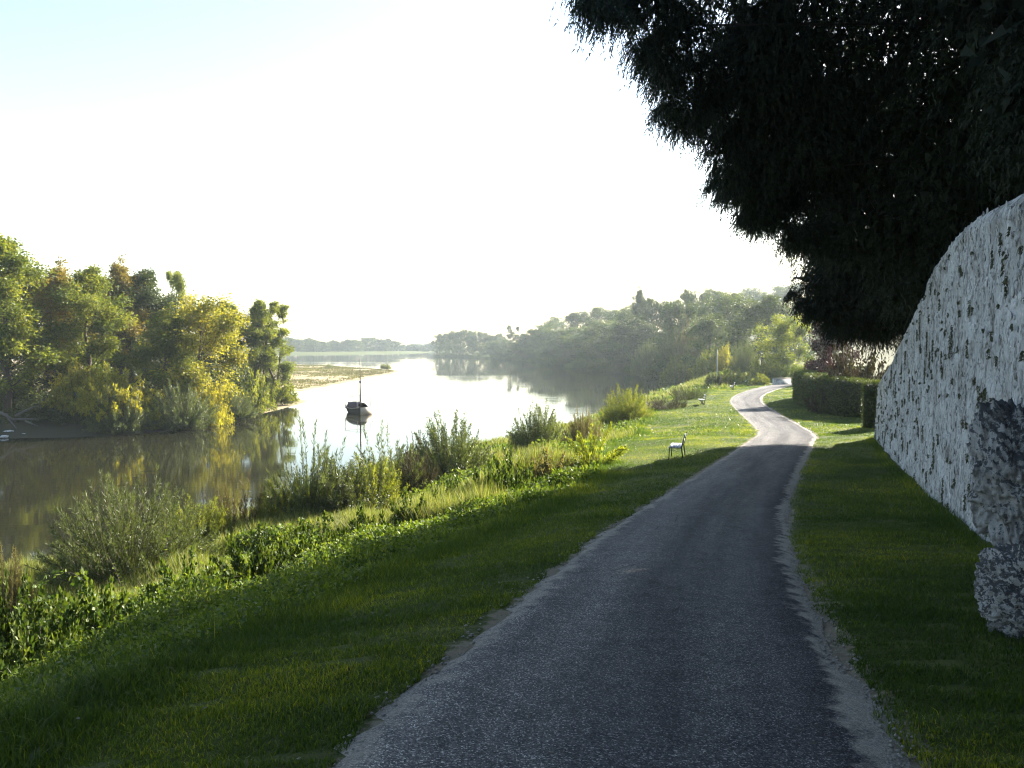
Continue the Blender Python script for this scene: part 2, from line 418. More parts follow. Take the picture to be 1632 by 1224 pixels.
# ------------------------------------------------------------------ road
def road_mat():
    m, t, out = new_mat('asphalt')
    uv = N(t, 'ShaderNodeUVMap', uv_map='uv').outputs[0]; sx = N(t, 'ShaderNodeSeparateXYZ'); t.links.new(uv, sx.inputs[0])
    co = N(t, 'ShaderNodeNewGeometry').outputs['Position']
    big = noise_n(t, .55, 4, .6, co); mid = noise_n(t, 5, 5, .6, co); fine = noise_n(t, 95, 3, .75, co)
    vor = N(t, 'ShaderNodeTexVoronoi', feature='F1'); vor.inputs['Scale'].default_value = 120; t.links.new(co, vor.inputs['Vector'])
    vc = N(t, 'ShaderNodeSeparateColor'); t.links.new(vor.outputs['Color'], vc.inputs[0])
    agg = ramp(t, [(0, (.028, .029, .032)), (.5, (.058, .059, .063)), (.85, (.105, .105, .108)), (1, (.30, .30, .30))]); t.links.new(vc.outputs[0], agg.inputs[0])
    mp = N(t, 'ShaderNodeMapping'); mp.inputs['Scale'].default_value = (1.7, .10, 1); t.links.new(uv, mp.inputs[0])
    streak = noise_n(t, 1.0, 4, .6, mp.outputs[0])
    f1 = math_n(t, 'ADD', math_n(t, 'MULTIPLY', streak.outputs[0], .7), math_n(t, 'MULTIPLY', mid.outputs[0], .4))
    shade = ramp(t, [(.36, (.58, .575, .61)), (.72, (1.6, 1.56, 1.5))]); t.links.new(f1, shade.inputs[0])
    asp = mixc(t, 1.0, agg.outputs[0], shade.outputs[0], 'MULTIPLY')
    wr = ramp(t, [(0, (1.45, 1.42, 1.36)), (.30, (1.28, 1.26, 1.22)), (.48, (.80, .80, .82)), (.66, (1.05, 1.04, 1.02)), (.85, (.85, .84, .86)), (.95, (.58, .57, .60))])
    t.links.new(math_n(t, 'ADD', math_n(t, 'MULTIPLY', math_n(t, 'ADD', sx.outputs[0], math_n(t, 'MULTIPLY', math_n(t, 'SUBTRACT', big.outputs[0], .5), .8)), .37), .5), wr.inputs[0])
    asp = mixc(t, 1.0, asp, wr.outputs[0], 'MULTIPLY')
    vk = N(t, 'ShaderNodeTexVoronoi', feature='DISTANCE_TO_EDGE'); vk.inputs['Scale'].default_value = .55
    wp_ = N(t, 'ShaderNodeMix', data_type='VECTOR'); wp_.inputs[0].default_value = .16; t.links.new(co, wp_.inputs[4]); t.links.new(noise_n(t, 2.2, 5, .65, co).outputs['Color'], wp_.inputs[5]); t.links.new(wp_.outputs[1], vk.inputs['Vector'])
    ck = ramp(t, [(.0, (1, 1, 1)), (.006, (0, 0, 0))]); t.links.new(vk.outputs[0], ck.inputs[0])
    ckm = ramp(t, [(.52, (0, 0, 0)), (.6, (1, 1, 1))]); t.links.new(big.outputs[0], ckm.inputs[0])
    asp = mixc(t, math_n(t, 'MULTIPLY', math_n(t, 'MULTIPLY', ck.outputs[0], ckm.outputs[0]), .75), asp, (.012, .012, .012))
    grv = mixc(t, fine.outputs[0], (.33, .31, .275), (.13, .12, .105))
    au = math_n(t, 'ABSOLUTE', sx.outputs[0])
    ed = math_n(t, 'ADD', au, math_n(t, 'ADD', math_n(t, 'MULTIPLY', math_n(t, 'SUBTRACT', mid.outputs[0], .5), .55), math_n(t, 'MULTIPLY', math_n(t, 'SUBTRACT', big.outputs[0], .5), .5)))
    st = N(t, 'ShaderNodeMapRange'); st.inputs[1].default_value = 1.26; st.inputs[2].default_value = 1.38; t.links.new(ed, st.inputs[0])
    grs = ramp(t, [(.2, (.55, .55, .55)), (.8, (1.35, 1.33, 1.3))]); t.links.new(math_n(t, 'ADD', math_n(t, 'MULTIPLY', vc.outputs[0], .6), math_n(t, 'MULTIPLY', mid.outputs[0], .45)), grs.inputs[0])
    c = mixc(t, st.outputs[0], asp, mixc(t, 1.0, grv, grs.outputs[0], 'MULTIPLY'))
    p = N(t, 'ShaderNodeBsdfPrincipled'); p.inputs['Roughness'].default_value = .88; p.inputs['Specular IOR Level'].default_value = .06
    t.links.new(c, p.inputs['Base Color'])
    b = N(t, 'ShaderNodeBump'); b.inputs['Strength'].default_value = .7; b.inputs['Distance'].default_value = .012
    hh = math_n(t, 'ADD', vor.outputs['Distance'], math_n(t, 'MULTIPLY', fine.outputs[0], .6))
    t.links.new(hh, b.inputs['Height']); t.links.new(b.outputs[0], p.inputs['Normal'])
    t.links.new(p.outputs[0], out.inputs[0]); return m
M['asphalt'] = road_mat()
nrm = np.stack([RT[:, 1], -RT[:, 0]], 1)
ln = np.concatenate([[0], np.cumsum(np.linalg.norm(np.diff(ROAD, axis=0), axis=1))])
lat = np.linspace(-1.56, 1.56, 15); Vr = []; UVr = []
jl = fbm(np.column_stack([ln, ln * 0]), 1.3, 4, 5) * .28; jr = fbm(np.column_stack([ln, ln * 0]), 1.3, 4, 9) * .28
for k, s in enumerate(lat):
    off = s + np.where(s < 0, jl, jr) * max(0, abs(s) - 1.2) / .5
    q = ROAD + nrm * (off * road_w(ROAD[:, 1]) - .07)[:, None]
    z = RZ + .03 * (1 - (abs(s) / 1.72) ** 2) - .045 * sstep(1.3, 1.55, abs(s))
    Vr.append(np.column_stack([q, z + 0 * ln])); UVr.append(np.column_stack([off, ln]))
Vr = np.stack(Vr, 1); UVr = np.stack(UVr, 1); nr, nc = Vr.shape[:2]
i, j = np.meshgrid(np.arange(nr - 1), np.arange(nc - 1), indexing='ij'); k = (i * nc + j).ravel()
rd = link('road', mesh_np('road', Vr.reshape(-1, 3), np.stack([k, k + 1, k + nc + 1, k + nc], 1), [M['asphalt']], smooth=True, uv=UVr.reshape(-1, 2)))
tag(rd, kind='structure')

M['gravel'] = plain_mat('gravel_path', (.30, .275, .24), (.16, .145, .125), 12, .9, .4)

# ------------------------------------------------------------------ river
def water_mat():
    m, t, out = new_mat('river_water')
    co = N(t, 'ShaderNodeNewGeometry').outputs['Position']
    mp = N(t, 'ShaderNodeMapping'); mp.inputs['Scale'].default_value = (.35, 1.0, 1); t.links.new(co, mp.inputs[0])
    a = noise_n(t, 1.6, 3, .55, mp.outputs[0]); b = noise_n(t, .35, 2, .5, mp.outputs[0])
    mp2 = N(t, 'ShaderNodeMapping'); mp2.inputs['Scale'].default_value = (.010, .035, 1); t.links.new(co, mp2.inputs[0])
    patch = noise_n(t, 1.0, 3, .6, mp2.outputs[0])
    pr = ramp(t, [(.42, (.10, .10, .10)), (.62, (1, 1, 1))]); t.links.new(patch.outputs[0], pr.inputs[0])
    h = math_n(t, 'ADD', math_n(t, 'MULTIPLY', a.outputs[0], .5), b.outputs[0])
    bu = N(t, 'ShaderNodeBump'); bu.inputs['Distance'].default_value = .05
    st = math_n(t, 'MULTIPLY', pr.outputs[0], .34); t.links.new(st, bu.inputs['Strength'])
    t.links.new(h, bu.inputs['Height'])
    p = N(t, 'ShaderNodeBsdfPrincipled'); p.inputs['Base Color'].default_value = (.014, .014, .008, 1)
    p.inputs['Roughness'].default_value = .035; p.inputs['IOR'].default_value = 1.333
    t.links.new(bu.outputs[0], p.inputs['Normal']); t.links.new(p.outputs[0], out.inputs[0]); return m
M['water'] = water_mat()
wx = np.array([-1200, -300, -60, 0, 60, 300, 1200.]); wy = np.array([-200, 0, 60, 150, 300, 700, 1600.])
wt = link('river_water', grid_mesh('river_water', wx, wy, lambda P: (np.zeros(len(P)), None), [M['water']])); tag(wt, kind='structure')

# ------------------------------------------------------------------ opposite banks
def sand_mat():
    m, t, out = new_mat('sandy_bank')
    co = N(t, 'ShaderNodeNewGeometry').outputs['Position']
    n = noise_n(t, .14, 6, .65, co); n2 = noise_n(t, 1.4, 5, .7, co)
    f = math_n(t, 'ADD', math_n(t, 'MULTIPLY', n.outputs[0], .6), math_n(t, 'MULTIPLY', n2.outputs[0], .4))
    r = ramp(t, [(.36, (.10, .12, .035)), (.46, (.20, .165, .095)), (.56, (.33, .26, .17)), (.64, (.17, .16, .06))]); t.links.new(f, r.inputs[0])
    wd = N(t, 'ShaderNodeAttribute', attribute_name='wild')
    c = mixc(t, wd.outputs['Fac'], r.outputs[0], (.045, .042, .025))
    p = N(t, 'ShaderNodeBsdfPrincipled'); p.inputs['Roughness'].default_value = .95; p.inputs['Specular IOR Level'].default_value = .1
    t.links.new(c, p.inputs['Base Color'])
    b = N(t, 'ShaderNodeBump'); b.inputs['Strength'].default_value = .6; b.inputs['Distance'].default_value = .2; t.links.new(n2.outputs[0], b.inputs['Height']); t.links.new(b.outputs[0], p.inputs['Normal'])
    t.links.new(p.outputs[0], out.inputs[0]); return m
M['sand'] = sand_mat()
def left_z(P):
    d, _ = poly_dist(P, LEFT); d = -d
    z = .08 * np.clip(d, 0, 8) + .03 * np.clip(d - 8, 0, 30) + .18 * fbm(P, .2, 4, 3) * sstep(0, 4, d)
    z = np.where(P[:, 1] > 138, z * .55, z * 1.1)
    inlet = np.exp(-((P[:, 1] - 140 + .25 * (P[:, 0] + 41)) / 4.5) ** 2) * sstep(-66, -45, P[:, 0])
    z = z - inlet * .9
    return np.where(d < 0, -.02 + np.maximum(d * .12, -1.2), z)
def lfun(P):
    return left_z(P), {'wild': np.where(P[:, 1] < 131, sstep(-29, -40, P[:, 0] + fbm(P, .2, 3) * 4), 0) * (1 - sstep(120, 131, P[:, 1]))}
lb = link('river_island_ground', grid_mesh('river_island_ground', axis_steps(-500, -24, -70, -26, .8, 1.07), axis_steps(40, 500, 70, 280, 1.2, 1.07), lfun, [M['sand']]))
tag(lb, kind='structure')
def farl_fun(P):
    d, _ = poly_dist(P, FARL); d = -d
    return np.where(d < 0, np.maximum(d * .1, -1.2), np.minimum(d * .1, 1.5)), None
fb = link('far_bank_ground', grid_mesh('far_bank_ground', np.linspace(-1150, -10, 120), np.linspace(480, 1550, 110), farl_fun, [M['ground']])); tag(fb, kind='structure')

# ------------------------------------------------------------------ stone wall
rng = np.random.default_rng(7)
def stone_mat(name, crust=0.0, up=.55, off=0.0):
    m, t, out = new_mat(name)
    co = N(t, 'ShaderNodeNewGeometry').outputs['Position']
    oi = N(t, 'ShaderNodeObjectInfo'); at_ = N(t, 'ShaderNodeAttribute', attribute_name='tint')
    n1 = noise_n(t, 1.1, 5, .65, co); n2 = noise_n(t, 11, 6, .7, co); n3 = noise_n(t, 48, 4, .7, co)
    mp = N(t, 'ShaderNodeMapping'); mp.inputs['Scale'].default_value = (5.5, 5.5, 2.0); t.links.new(co, mp.inputs[0])
    strk = noise_n(t, 1.0, 5, .7, mp.outputs[0])
    f = math_n(t, 'ADD', math_n(t, 'MULTIPLY', n2.outputs[0], .55), math_n(t, 'MULTIPLY', n3.outputs[0], .45))
    r = ramp(t, [(.30, (.19, .195, .20)), (.42, (.45, .46, .47)), (.58, (.62, .63, .64)), (.74, (.80, .81, .82))]); t.links.new(f, r.inputs[0])
    tv = N(t, 'ShaderNodeMapRange'); tv.inputs[3].default_value = .66; tv.inputs[4].default_value = 1.1
    rr = math_n(t, 'FRACT', math_n(t, 'ADD', oi.outputs['Random'], at_.outputs['Fac'])); t.links.new(rr, tv.inputs[0])
    hs = N(t, 'ShaderNodeHueSaturation'); t.links.new(tv.outputs[0], hs.inputs['Value']); t.links.new(r.outputs[0], hs.inputs['Color'])
    sr = ramp(t, [(.36, (1, 1, 1)), (.50, (0, 0, 0))]); t.links.new(strk.outputs[0], sr.inputs[0])
    big_ = ramp(t, [(.30, (.62, .61, .58)), (.62, (1.05, 1.05, 1.05))]); t.links.new(n1.outputs[0], big_.inputs[0])
    c = mixc(t, math_n(t, 'MULTIPLY', sr.outputs[0], .72), mixc(t, 1.0, hs.outputs[0], big_.outputs[0], 'MULTIPLY'), (.07, .066, .056))
    vp = N(t, 'ShaderNodeTexVoronoi', feature='F1'); vp.inputs['Scale'].default_value = 1.0; vp.inputs['Randomness'].default_value = 1.0
    mp3 = N(t, 'ShaderNodeMapping'); mp3.inputs['Scale'].default_value = (10, 10, 5.5); t.links.new(co, mp3.inputs[0]); t.links.new(mp3.outputs[0], vp.inputs['Vector'])
    pd = math_n(t, 'ADD', vp.outputs['Distance'], math_n(t, 'ADD', math_n(t, 'MULTIPLY', math_n(t, 'SUBTRACT', n1.outputs[0], .5), 1.1), math_n(t, 'MULTIPLY', math_n(t, 'SUBTRACT', n3.outputs[0], .5), .5)))
    pr = ramp(t, [(.13, (1, 1, 1)), (.22, (0, 0, 0))]); t.links.new(pd, pr.inputs[0])
    c = mixc(t, math_n(t, 'MULTIPLY', pr.outputs[0], .7), c, (.07, .068, .06))
    if crust:
        c = mixc(t, 1.0, c, (.50, .50, .50), 'MULTIPLY')
        g = N(t, 'ShaderNodeNewGeometry'); sx = N(t, 'ShaderNodeSeparateXYZ'); t.links.new(g.outputs['Normal'], sx.inputs[0])
        k = math_n(t, 'ADD', math_n(t, 'MULTIPLY', math_n(t, 'ADD', sx.outputs[2], off), up), math_n(t, 'ADD', math_n(t, 'MULTIPLY', math_n(t, 'SUBTRACT', n2.outputs[0], .5), 2.6), math_n(t, 'MULTIPLY', math_n(t, 'SUBTRACT', noise_n(t, 30, 5, .7, co).outputs[0], .5), 3.4)))
        mr = N(t, 'ShaderNodeMapRange'); mr.inputs[1].default_value = -.05; mr.inputs[2].default_value = .25; mr.inputs[4].default_value = crust; t.links.new(k, mr.inputs[0])
        c = mixc(t, mr.outputs[0], c, (.04, .041, .042))
    p = N(t, 'ShaderNodeBsdfPrincipled'); p.inputs['Roughness'].default_value = .92; p.inputs['Specular IOR Level'].default_value = .15
    t.links.new(c, p.inputs['Base Color'])
    b = N(t, 'ShaderNodeBump'); b.inputs['Strength'].default_value = 1.0; b.inputs['Distance'].default_value = .03
    t.links.new(math_n(t, 'SUBTRACT', f, math_n(t, 'MULTIPLY', pr.outputs[0], .6)), b.inputs['Height']); t.links.new(b.outputs[0], p.inputs['Normal'])
    t.links.new(p.outputs[0], out.inputs[0]); return m
M['limestone'] = stone_mat('limestone'); M['crusted_stone'] = stone_mat('crusted_stone', crust=.95)
M['capped_stone'] = stone_mat('capped_stone', crust=.93, up=1.7, off=-.45)

def wall_base_z(l):
    q = WALL0 + WD * l[:, None] + WN * .3
    return ground_z(q)
# wall cross-section along its length: front face, rounded coping, back; closed end cap
nl_, nf_ = 580, 110
L_ = WLEN * np.linspace(0, 1, nl_) ** 1.35; L_[-12:] = np.linspace(L_[-13], WLEN, 13)[1:]; zb = _smooth(wall_base_z(L_), 31) - .35; YY = (WALL0 + WD * L_[:, None])[:, 1]; zt = wall_top(YY)
u = np.linspace(0, 1, nf_)
THK = .95
prof = []
for ll, b0, t0 in zip(L_, zb, zt):
    hgt = t0 - b0; rc = .48
    n_face = 84; n_cap = nf_ - n_face - 4
    zf = np.linspace(0, hgt - rc, n_face); of = np.zeros(n_face) - .03 * zf / 3
    th = np.linspace(0, math.pi, n_cap + 2)[1:-1]
    zc = hgt - rc + rc * np.sin(th); oc = -.04 - THK / 2 + THK / 2 * np.cos(th)
    zk = np.linspace(hgt - rc, 0, 4); ok = np.zeros(4) - THK
    prof.append(np.column_stack([np.concatenate([of, oc, ok]), b0 + np.concatenate([zf, zc, zk])]))
prof = np.array(prof)                                  # nl, nf, (offset along WN, z)
# end rounding: shrink the last half metre in plan so that the far end is a rounded corner
PW = np.empty((nl_, prof.shape[1], 3))
for k in range(nl_):
    base = WALL0 + WD * L_[k]
    e = max(0, 1 - (WLEN - L_[k]) / .35); sh = 1 - .25 * e * e
    oo = -THK / 2 + (prof[k, :, 0] + THK / 2) * sh
    PW[k, :, :2] = base + WN * oo[:, None]; PW[k, :, 2] = prof[k, :, 1]
fl = PW.reshape(-1, 3)
d1 = fbm(fl, .9, 3, 3) * .08 + fbm(fl, 4.0, 3, 4) * .035 + fbm(fl, 10, 3, 6) * .03
out_n = np.zeros_like(fl); out_n[:, :2] = WN
oth = prof[:, :, 0].reshape(-1)
capm = sstep(-.05, -.3, oth); out_n[:, :2] *= (1 - capm * .8)[:, None]; out_n[:, 2] = capm * .8
out_n[oth < -THK * .8] *= -1
fl = fl + out_n * (d1 * (1 - .55 * capm))[:, None]
PWd = fl.reshape(PW.shape)
npf = prof.shape[1]
i, j = np.meshgrid(np.arange(nl_ - 1), np.arange(npf - 1), indexing='ij'); k = (i * npf + j).ravel()
Q = np.stack([k, k + npf, k + npf + 1, k + 1], 1)
g = Geo(); g.add(fl, Q, tint=.3)
endv = PWd[-1]; cE = endv.mean(0); g.add(np.concatenate([endv, [cE + np.array([*WD, 0]) * .12]]), T=np.stack([np.arange(npf - 1) , np.full(npf - 1, npf), np.arange(1, npf)], 1), tint=.3)
wall = empty('stone_wall', (float(WALL0[0]), float(WALL0[1]), float(zb[0])))
tag(wall, 'tall pale rubble stone wall with rounded top beside the shaded road verge', 'wall')
inv = -np.array(wall.location)
def local(me, root):
    me.transform(__import__('mathutils').Matrix.Translation(-Vector(root.location))); return me
link('masonry', local(g.mesh('masonry', [M['limestone']], True), wall), wall)

def rough_lump(seed, sub=1, amp=.25):
    import bmesh
    bm = bmesh.new(); bmesh.ops.create_icosphere(bm, subdivisions=sub, radius=1.0)
    V = np.array([v.co[:] for v in bm.verts]); F = np.array([[v.index for v in f.verts] for f in bm.faces]); bm.free()
    V = V * (1 + amp * fbm(V, 1.3, 2, seed)[:, None]); return V, F
LUMPS = [rough_lump(k, 1, .55) for k in range(8)]
def face_point(l, f):
    """point + outward normal on the wall's front at length l, height fraction f"""
    k0 = int(np.clip(np.searchsorted(L_, l) - 1, 0, nl_ - 2)); k = l - L_[k0]
    jj = f * 92; j0 = int(jj)
    p = PWd[k0, j0] * (1 - (jj - j0)) + PWd[k0, min(j0 + 1, npf - 1)] * (jj - j0)
    return p + np.array([*WD, 0]) * k
AX = np.column_stack([np.array([*WD, 0]), np.array([0, 0, 1.0]), np.array([*WN, 0])])   # columns: along, up, out
cands = []
for k in range(5800):
    l = WLEN * rng.random() ** 1.25; f = rng.random() ** .95 * .985
    cands.append((l, f))
stone_me = []
for q, (V, F) in enumerate(LUMPS):
    me = mesh_np('stone', V, F, [M['limestone']], tint=np.full(len(F), q / 8), smooth=True); stone_me.append(me)
cnt = 0; rub = Geo(); placed = []
from mathutils import Matrix
for (l, f) in cands:
    p = face_point(l, f); Yd = p[1]
    big = cnt < 300 and Yd > 8.0 and Yd < 19 and rng.random() < .3
    sx_ = rng.uniform(.065, .125) if big else rng.uniform(.02, .06)
    if big and any((p - q0) @ (p - q0) < (.72 * (sx_ + s0)) ** 2 for q0, s0 in placed): continue
    sc = np.array([sx_, sx_ * rng.uniform(.6, 1.0), rng.uniform(.012, .03)])
    if big:
        placed.append((p, sx_))
        o = bpy.data.objects.new('stone', stone_me[cnt % 8]); COL.objects.link(o); o.parent = wall
        roll = rng.uniform(-.5, .5); c_, s_ = math.cos(roll), math.sin(roll)
        RR = AX @ np.array([[c_, -s_, 0], [s_, c_, 0], [0, 0, 1]])
        Mx = np.eye(4); Mx[:3, :3] = RR * sc; Mx[:3, 3] = p - np.array(wall.location)
        o.matrix_local = Matrix(Mx.tolist()); cnt += 1
    else:
        V, F = LUMPS[int(rng.integers(8))]
        roll = rng.uniform(-1, 1); c_, s_ = math.cos(roll), math.sin(roll)
        RR = AX @ np.array([[c_, -s_, 0], [s_, c_, 0], [0, 0, 1]])
        rub.add((V * sc * [1, 1, .8]) @ RR.T + p, T=F, tint=rng.random())
ro = link('rubble', local(rub.mesh('rubble', [M['limestone']], True), wall), wall); tag(ro, kind='stuff')

# broken buttress sticking out of the wall and the boulder at its foot
def rock(name, c, size, seed, label, cat, mat, rot=0.0, sub=5, lean=(0, 0)):
    V, F = rough_lump(seed, sub, .0)
    d = fbm(V, 1.1, 3, seed) * .34 + fbm(V, 2.6, 3, seed + 2) * .24 - np.abs(fbm(V, 4.5, 4, seed + 3)) * .30 + np.abs(fbm(V, 9, 3, seed + 4)) * .14 + fbm(V, 17, 3, seed + 5) * .09
    V = V * (1 + d)[:, None]
    V = V * np.array(size)
    V[:, 0] += V[:, 2] * lean[0]; V[:, 1] += V[:, 2] * lean[1]
    c_, s_ = math.cos(rot), math.sin(rot); V[:, :2] = V[:, :2] @ np.array([[c_, s_], [-s_, c_]])
    me = mesh_np(name, V, F, [mat], tint=np.full(len(F), .4), smooth=True)
    o = link(name, me, loc=c); tag(o, label, cat); return o
wa = math.atan2(WD[1], WD[0])
p1 = at(1640, 768, 9.7)
rock('broken_buttress', (float(p1[0]) + .05, float(p1[1]) + .35, float(p1[2])), (.70, .52, .90), 3, 'rough broken masonry lump with blackened top jutting from the pale wall', 'masonry', M['capped_stone'], wa, 6, (.35, 0))
p2 = at(1664, 952, 6.9)
rock('boulder', (float(p2[0]), float(p2[1]), float(p2[2])), (.48, .45, .42), 11, 'rugged dark crusted boulder on the grass at the foot of the wall', 'boulder', M['crusted_stone'], .3, 6)

# moss and weed tufts hanging in the wall's cracks
M['moss'] = leaf_mat('moss', [(.04, .048, .022), (.075, .08, .04), (.12, .12, .065)], trans=.15)
g = Geo()
for k in range(330):
    l = WLEN * rng.random() ** 1.1; f = rng.beta(1.4, 1.1) * .9; p = face_point(l, f) + np.array([*WN, 0]) * .03
    if p[1] < 7: continue
    hh = rng.choice([.06, .12, .3, .6], p=[.40, .30, .22, .08]) * rng.uniform(.7, 1.3); ww = .03 + .05 * rng.random()
    n = int(16 + 170 * hh)
    C = p + (rng.normal(size=n) * ww * .5)[:, None] * np.array([*WD, 0]) + (-rng.random(n) * hh)[:, None] * np.array([0, 0, 1]) + (rng.random(n) * .03)[:, None] * np.array([*WN, 0])
    ax = np.column_stack([rng.normal(size=(n, 2)) * .4, -np.ones(n)]) + np.array([*WN, 0]) * .5
    leaves(g, rng, C, ax, rng.uniform(.03, .06, n), .022, rng.random(n), tri=True)
mo = link('wall_weeds', g.mesh('wall_weeds', [M['moss']])); tag(mo, 'dark moss and weed tufts hanging from cracks of the stone wall', 'weeds', kind='stuff')

# ------------------------------------------------------------------ plants: generators
def limb_path(p0, d0, length, up, rng, n=5, wig=.08):
    pts = [np.array(p0, float)]; d = unit(np.array(d0, float))
    for k in range(n - 1):
        d = unit(d + np.array([0, 0, up]) / (n - 1) + rng.normal(size=3) * wig)
        pts.append(pts[-1] + d * length / (n - 1))
    return np.array(pts)

def tree_meshes(name, seed, H, Rr, n_limb=22, sub=6, n_leaf=11000, leaf=.3, sig=.55, c0=.12, style='poplar', drop=.12, trunk_r=.016, multi=1):
    rng = np.random.default_rng(seed); wood = Geo(); fo = Geo(); cent = []
    for tk in range(multi):
        a0 = rng.random() * 6.28; lean = np.array([math.cos(a0), math.sin(a0), 0]) * (0 if multi == 1 else .16 + .1 * rng.random())
        tp = np.array([[0, 0, -.4]] + [[*(rng.normal(size=2) * .012 * H), z * H * .9] for z in (.2, .4, .6, .8, 1)])
        tp = tp + lean * tp[:, 2:3]
        tr = np.linspace(1.15, .10, 6) * trunk_r * H / math.sqrt(multi); tube(wood, tp, tr, 7)
        nl = n_limb // multi
        for k in range(nl):
            f = c0 + (0.98 - c0) * ((k + rng.random()) / nl); az = k * 2.4 + rng.random() * .9
            z = f * .9 * H; p0 = np.array([np.interp(z, tp[:, 2], tp[:, 0]), np.interp(z, tp[:, 2], tp[:, 1]), z])
            x = (f - c0) / (1 - c0)
            if style == 'poplar': pr = (.55 + .75 * math.sin(math.pi * min(x * .85 + .12, 1)) ) * (1 - .45 * x); el = .55 + .65 * x; up = .7
            elif style == 'round': pr = math.sqrt(max(.05, 1 - (1.9 * x - .85) ** 2)); el = -.05 + 1.15 * x; up = .35
            else: pr = (1.05 - x); el = .0 + .2 * x; up = -.1       # conical
            ln_ = Rr * pr * rng.uniform(.72, 1.12) / (1 if multi == 1 else 1.5)
            d = np.array([math.cos(az) * math.cos(el), math.sin(az) * math.cos(el), math.sin(el)])
            pts = limb_path(p0, d, ln_, up, rng, 5, .12)
            tube(wood, pts, np.linspace(.28, .05, 5) * trunk_r * H * (1 - .5 * x) / math.sqrt(multi), 5, cap=False)
            cent.append((pts[-1], ln_ * .18 + sig * .5))
            for b in range(sub):
                t = rng.uniform(.3, 1); q = np.array([np.interp(t, np.linspace(0, 1, 5), pts[:, c]) for c in range(3)])
                dd = unit(d + rng.normal(size=3) * .75 + [0, 0, .25])
                sl_ = ln_ * rng.uniform(.22, .42) + .3
                sp2 = limb_path(q, dd, sl_, up * .6, rng, 3, .12)
                tube(wood, sp2, np.linspace(.09, .02, 3) * trunk_r * H, 4, cap=False)
                cent.append((sp2[-1], sl_ * .32 + sig * .35)); cent.append((sp2[1], sl_ * .28 + sig * .3))
        cent.append((tp[-1], sig))
    W_ = rng.random(len(cent)) ** 1.2 * (rng.random(len(cent)) > drop) * np.array([c[1] for c in cent]) ** 2.0 * np.exp(rng.normal(size=len(cent)) * .7); W_ /= W_.sum()
    idx = rng.choice(len(cent), n_leaf, p=W_)
    Cc = np.array([c[0] for c in cent]); Sc = np.array([c[1] for c in cent]); base_t = rng.random(len(cent))
    off = rng.normal(size=(n_leaf, 3)) * .62; off *= np.array([1, 1, .75]) * .88
    C = Cc[idx] + off * Sc[idx][:, None]; C[:, 2] = np.maximum(C[:, 2], .15)
    ax = unit(off + rng.normal(size=(n_leaf, 3)) * .7 + [0, 0, -.25])
    leaves(fo, rng, C, ax, leaf * rng.uniform(.6, 1.3, n_leaf), leaf * .62, np.clip(.5 * base_t[idx] + .5 * rng.random(n_leaf), 0, 1))
    return wood.mesh(name + '_wood', [M['bark']], True), fo.mesh(name + '_leaves', [M['leaf_green']])

def shrub_meshes(name, seed, H, Rr, stems=70, per=60, leaf=.12, wid=.25, arch=.5, spread=.9, start=.15, droop=0., aim=.65, foot=.3, top_var=.3, sides=3, thick=.012):
    rng = np.random.default_rng(seed); wood = Geo(); fo = Geo()
    for k in range(stems):
        az = rng.random() * 6.283; rr = math.sqrt(rng.random())
        el = 1.5 - spread * rr * 1.25
        d = np.array([math.cos(az) * math.cos(el), math.sin(az) * math.cos(el), math.sin(el)])
        p0 = np.array([math.cos(az) * rr * foot * Rr, math.sin(az) * rr * foot * Rr, -.1])
        reach = 1 / math.sqrt((math.cos(el) / Rr) ** 2 + (math.sin(el) / H) ** 2)
        ln_ = reach * rng.uniform(1 - top_var, 1.05)
        pts = limb_path(p0, d, ln_, arch * .5 - droop, rng, 6, .10)
        pts[:, 2] = np.maximum(pts[:, 2], -.1)
        tube(wood, pts, np.linspace(1, .25, 6) * thick * H ** .5, sides, cap=False)
        t = start + (1 - start) * rng.random(per) ** .8
        C = np.column_stack([np.interp(t, np.linspace(0, 1, 6), pts[:, c]) for c in range(3)])
        dirs = unit(np.column_stack([np.interp(t, np.linspace(0, 1, 6), np.gradient(pts[:, c])) for c in range(3)]))
        rad = rng.normal(size=(per, 3)); ax = unit(dirs * aim + unit(rad) * (1 - aim))
        C = C + rad * leaf * .45 * (1.25 - t)[:, None]
        leaves(fo, rng, C, ax, leaf * rng.uniform(.6, 1.35, per), leaf * wid, np.clip(.3 * rng.random() + .55 * rng.random(per) + .2 * t, 0, 1), tri=wid < .3)
    return wood.mesh(name + '_stem', [M['bark']], True), fo.mesh(name + '_leaves', [M['leaf_green']])

def place(kind, wood, fol, loc, sc, label, cat, mat, rz=0.0, group=None, parts=('trunk', 'crown'), bark=None):
    r = empty(kind, [float(v) for v in loc], rz); tag(r, label, cat, group)
    sc = tuple(float(v) for v in (sc if hasattr(sc, '__len__') else (sc, sc, sc)))
    for me, nm, mt in ((wood, parts[0], bark), (fol, parts[1], mat)):
        o = link(nm, me, r); o.scale = sc
        if nm == 'stem': o['kind'] = 'stuff'
        if mt is not None:
            o.material_slots[0].link = 'OBJECT'; o.material_slots[0].material = mt
    return r

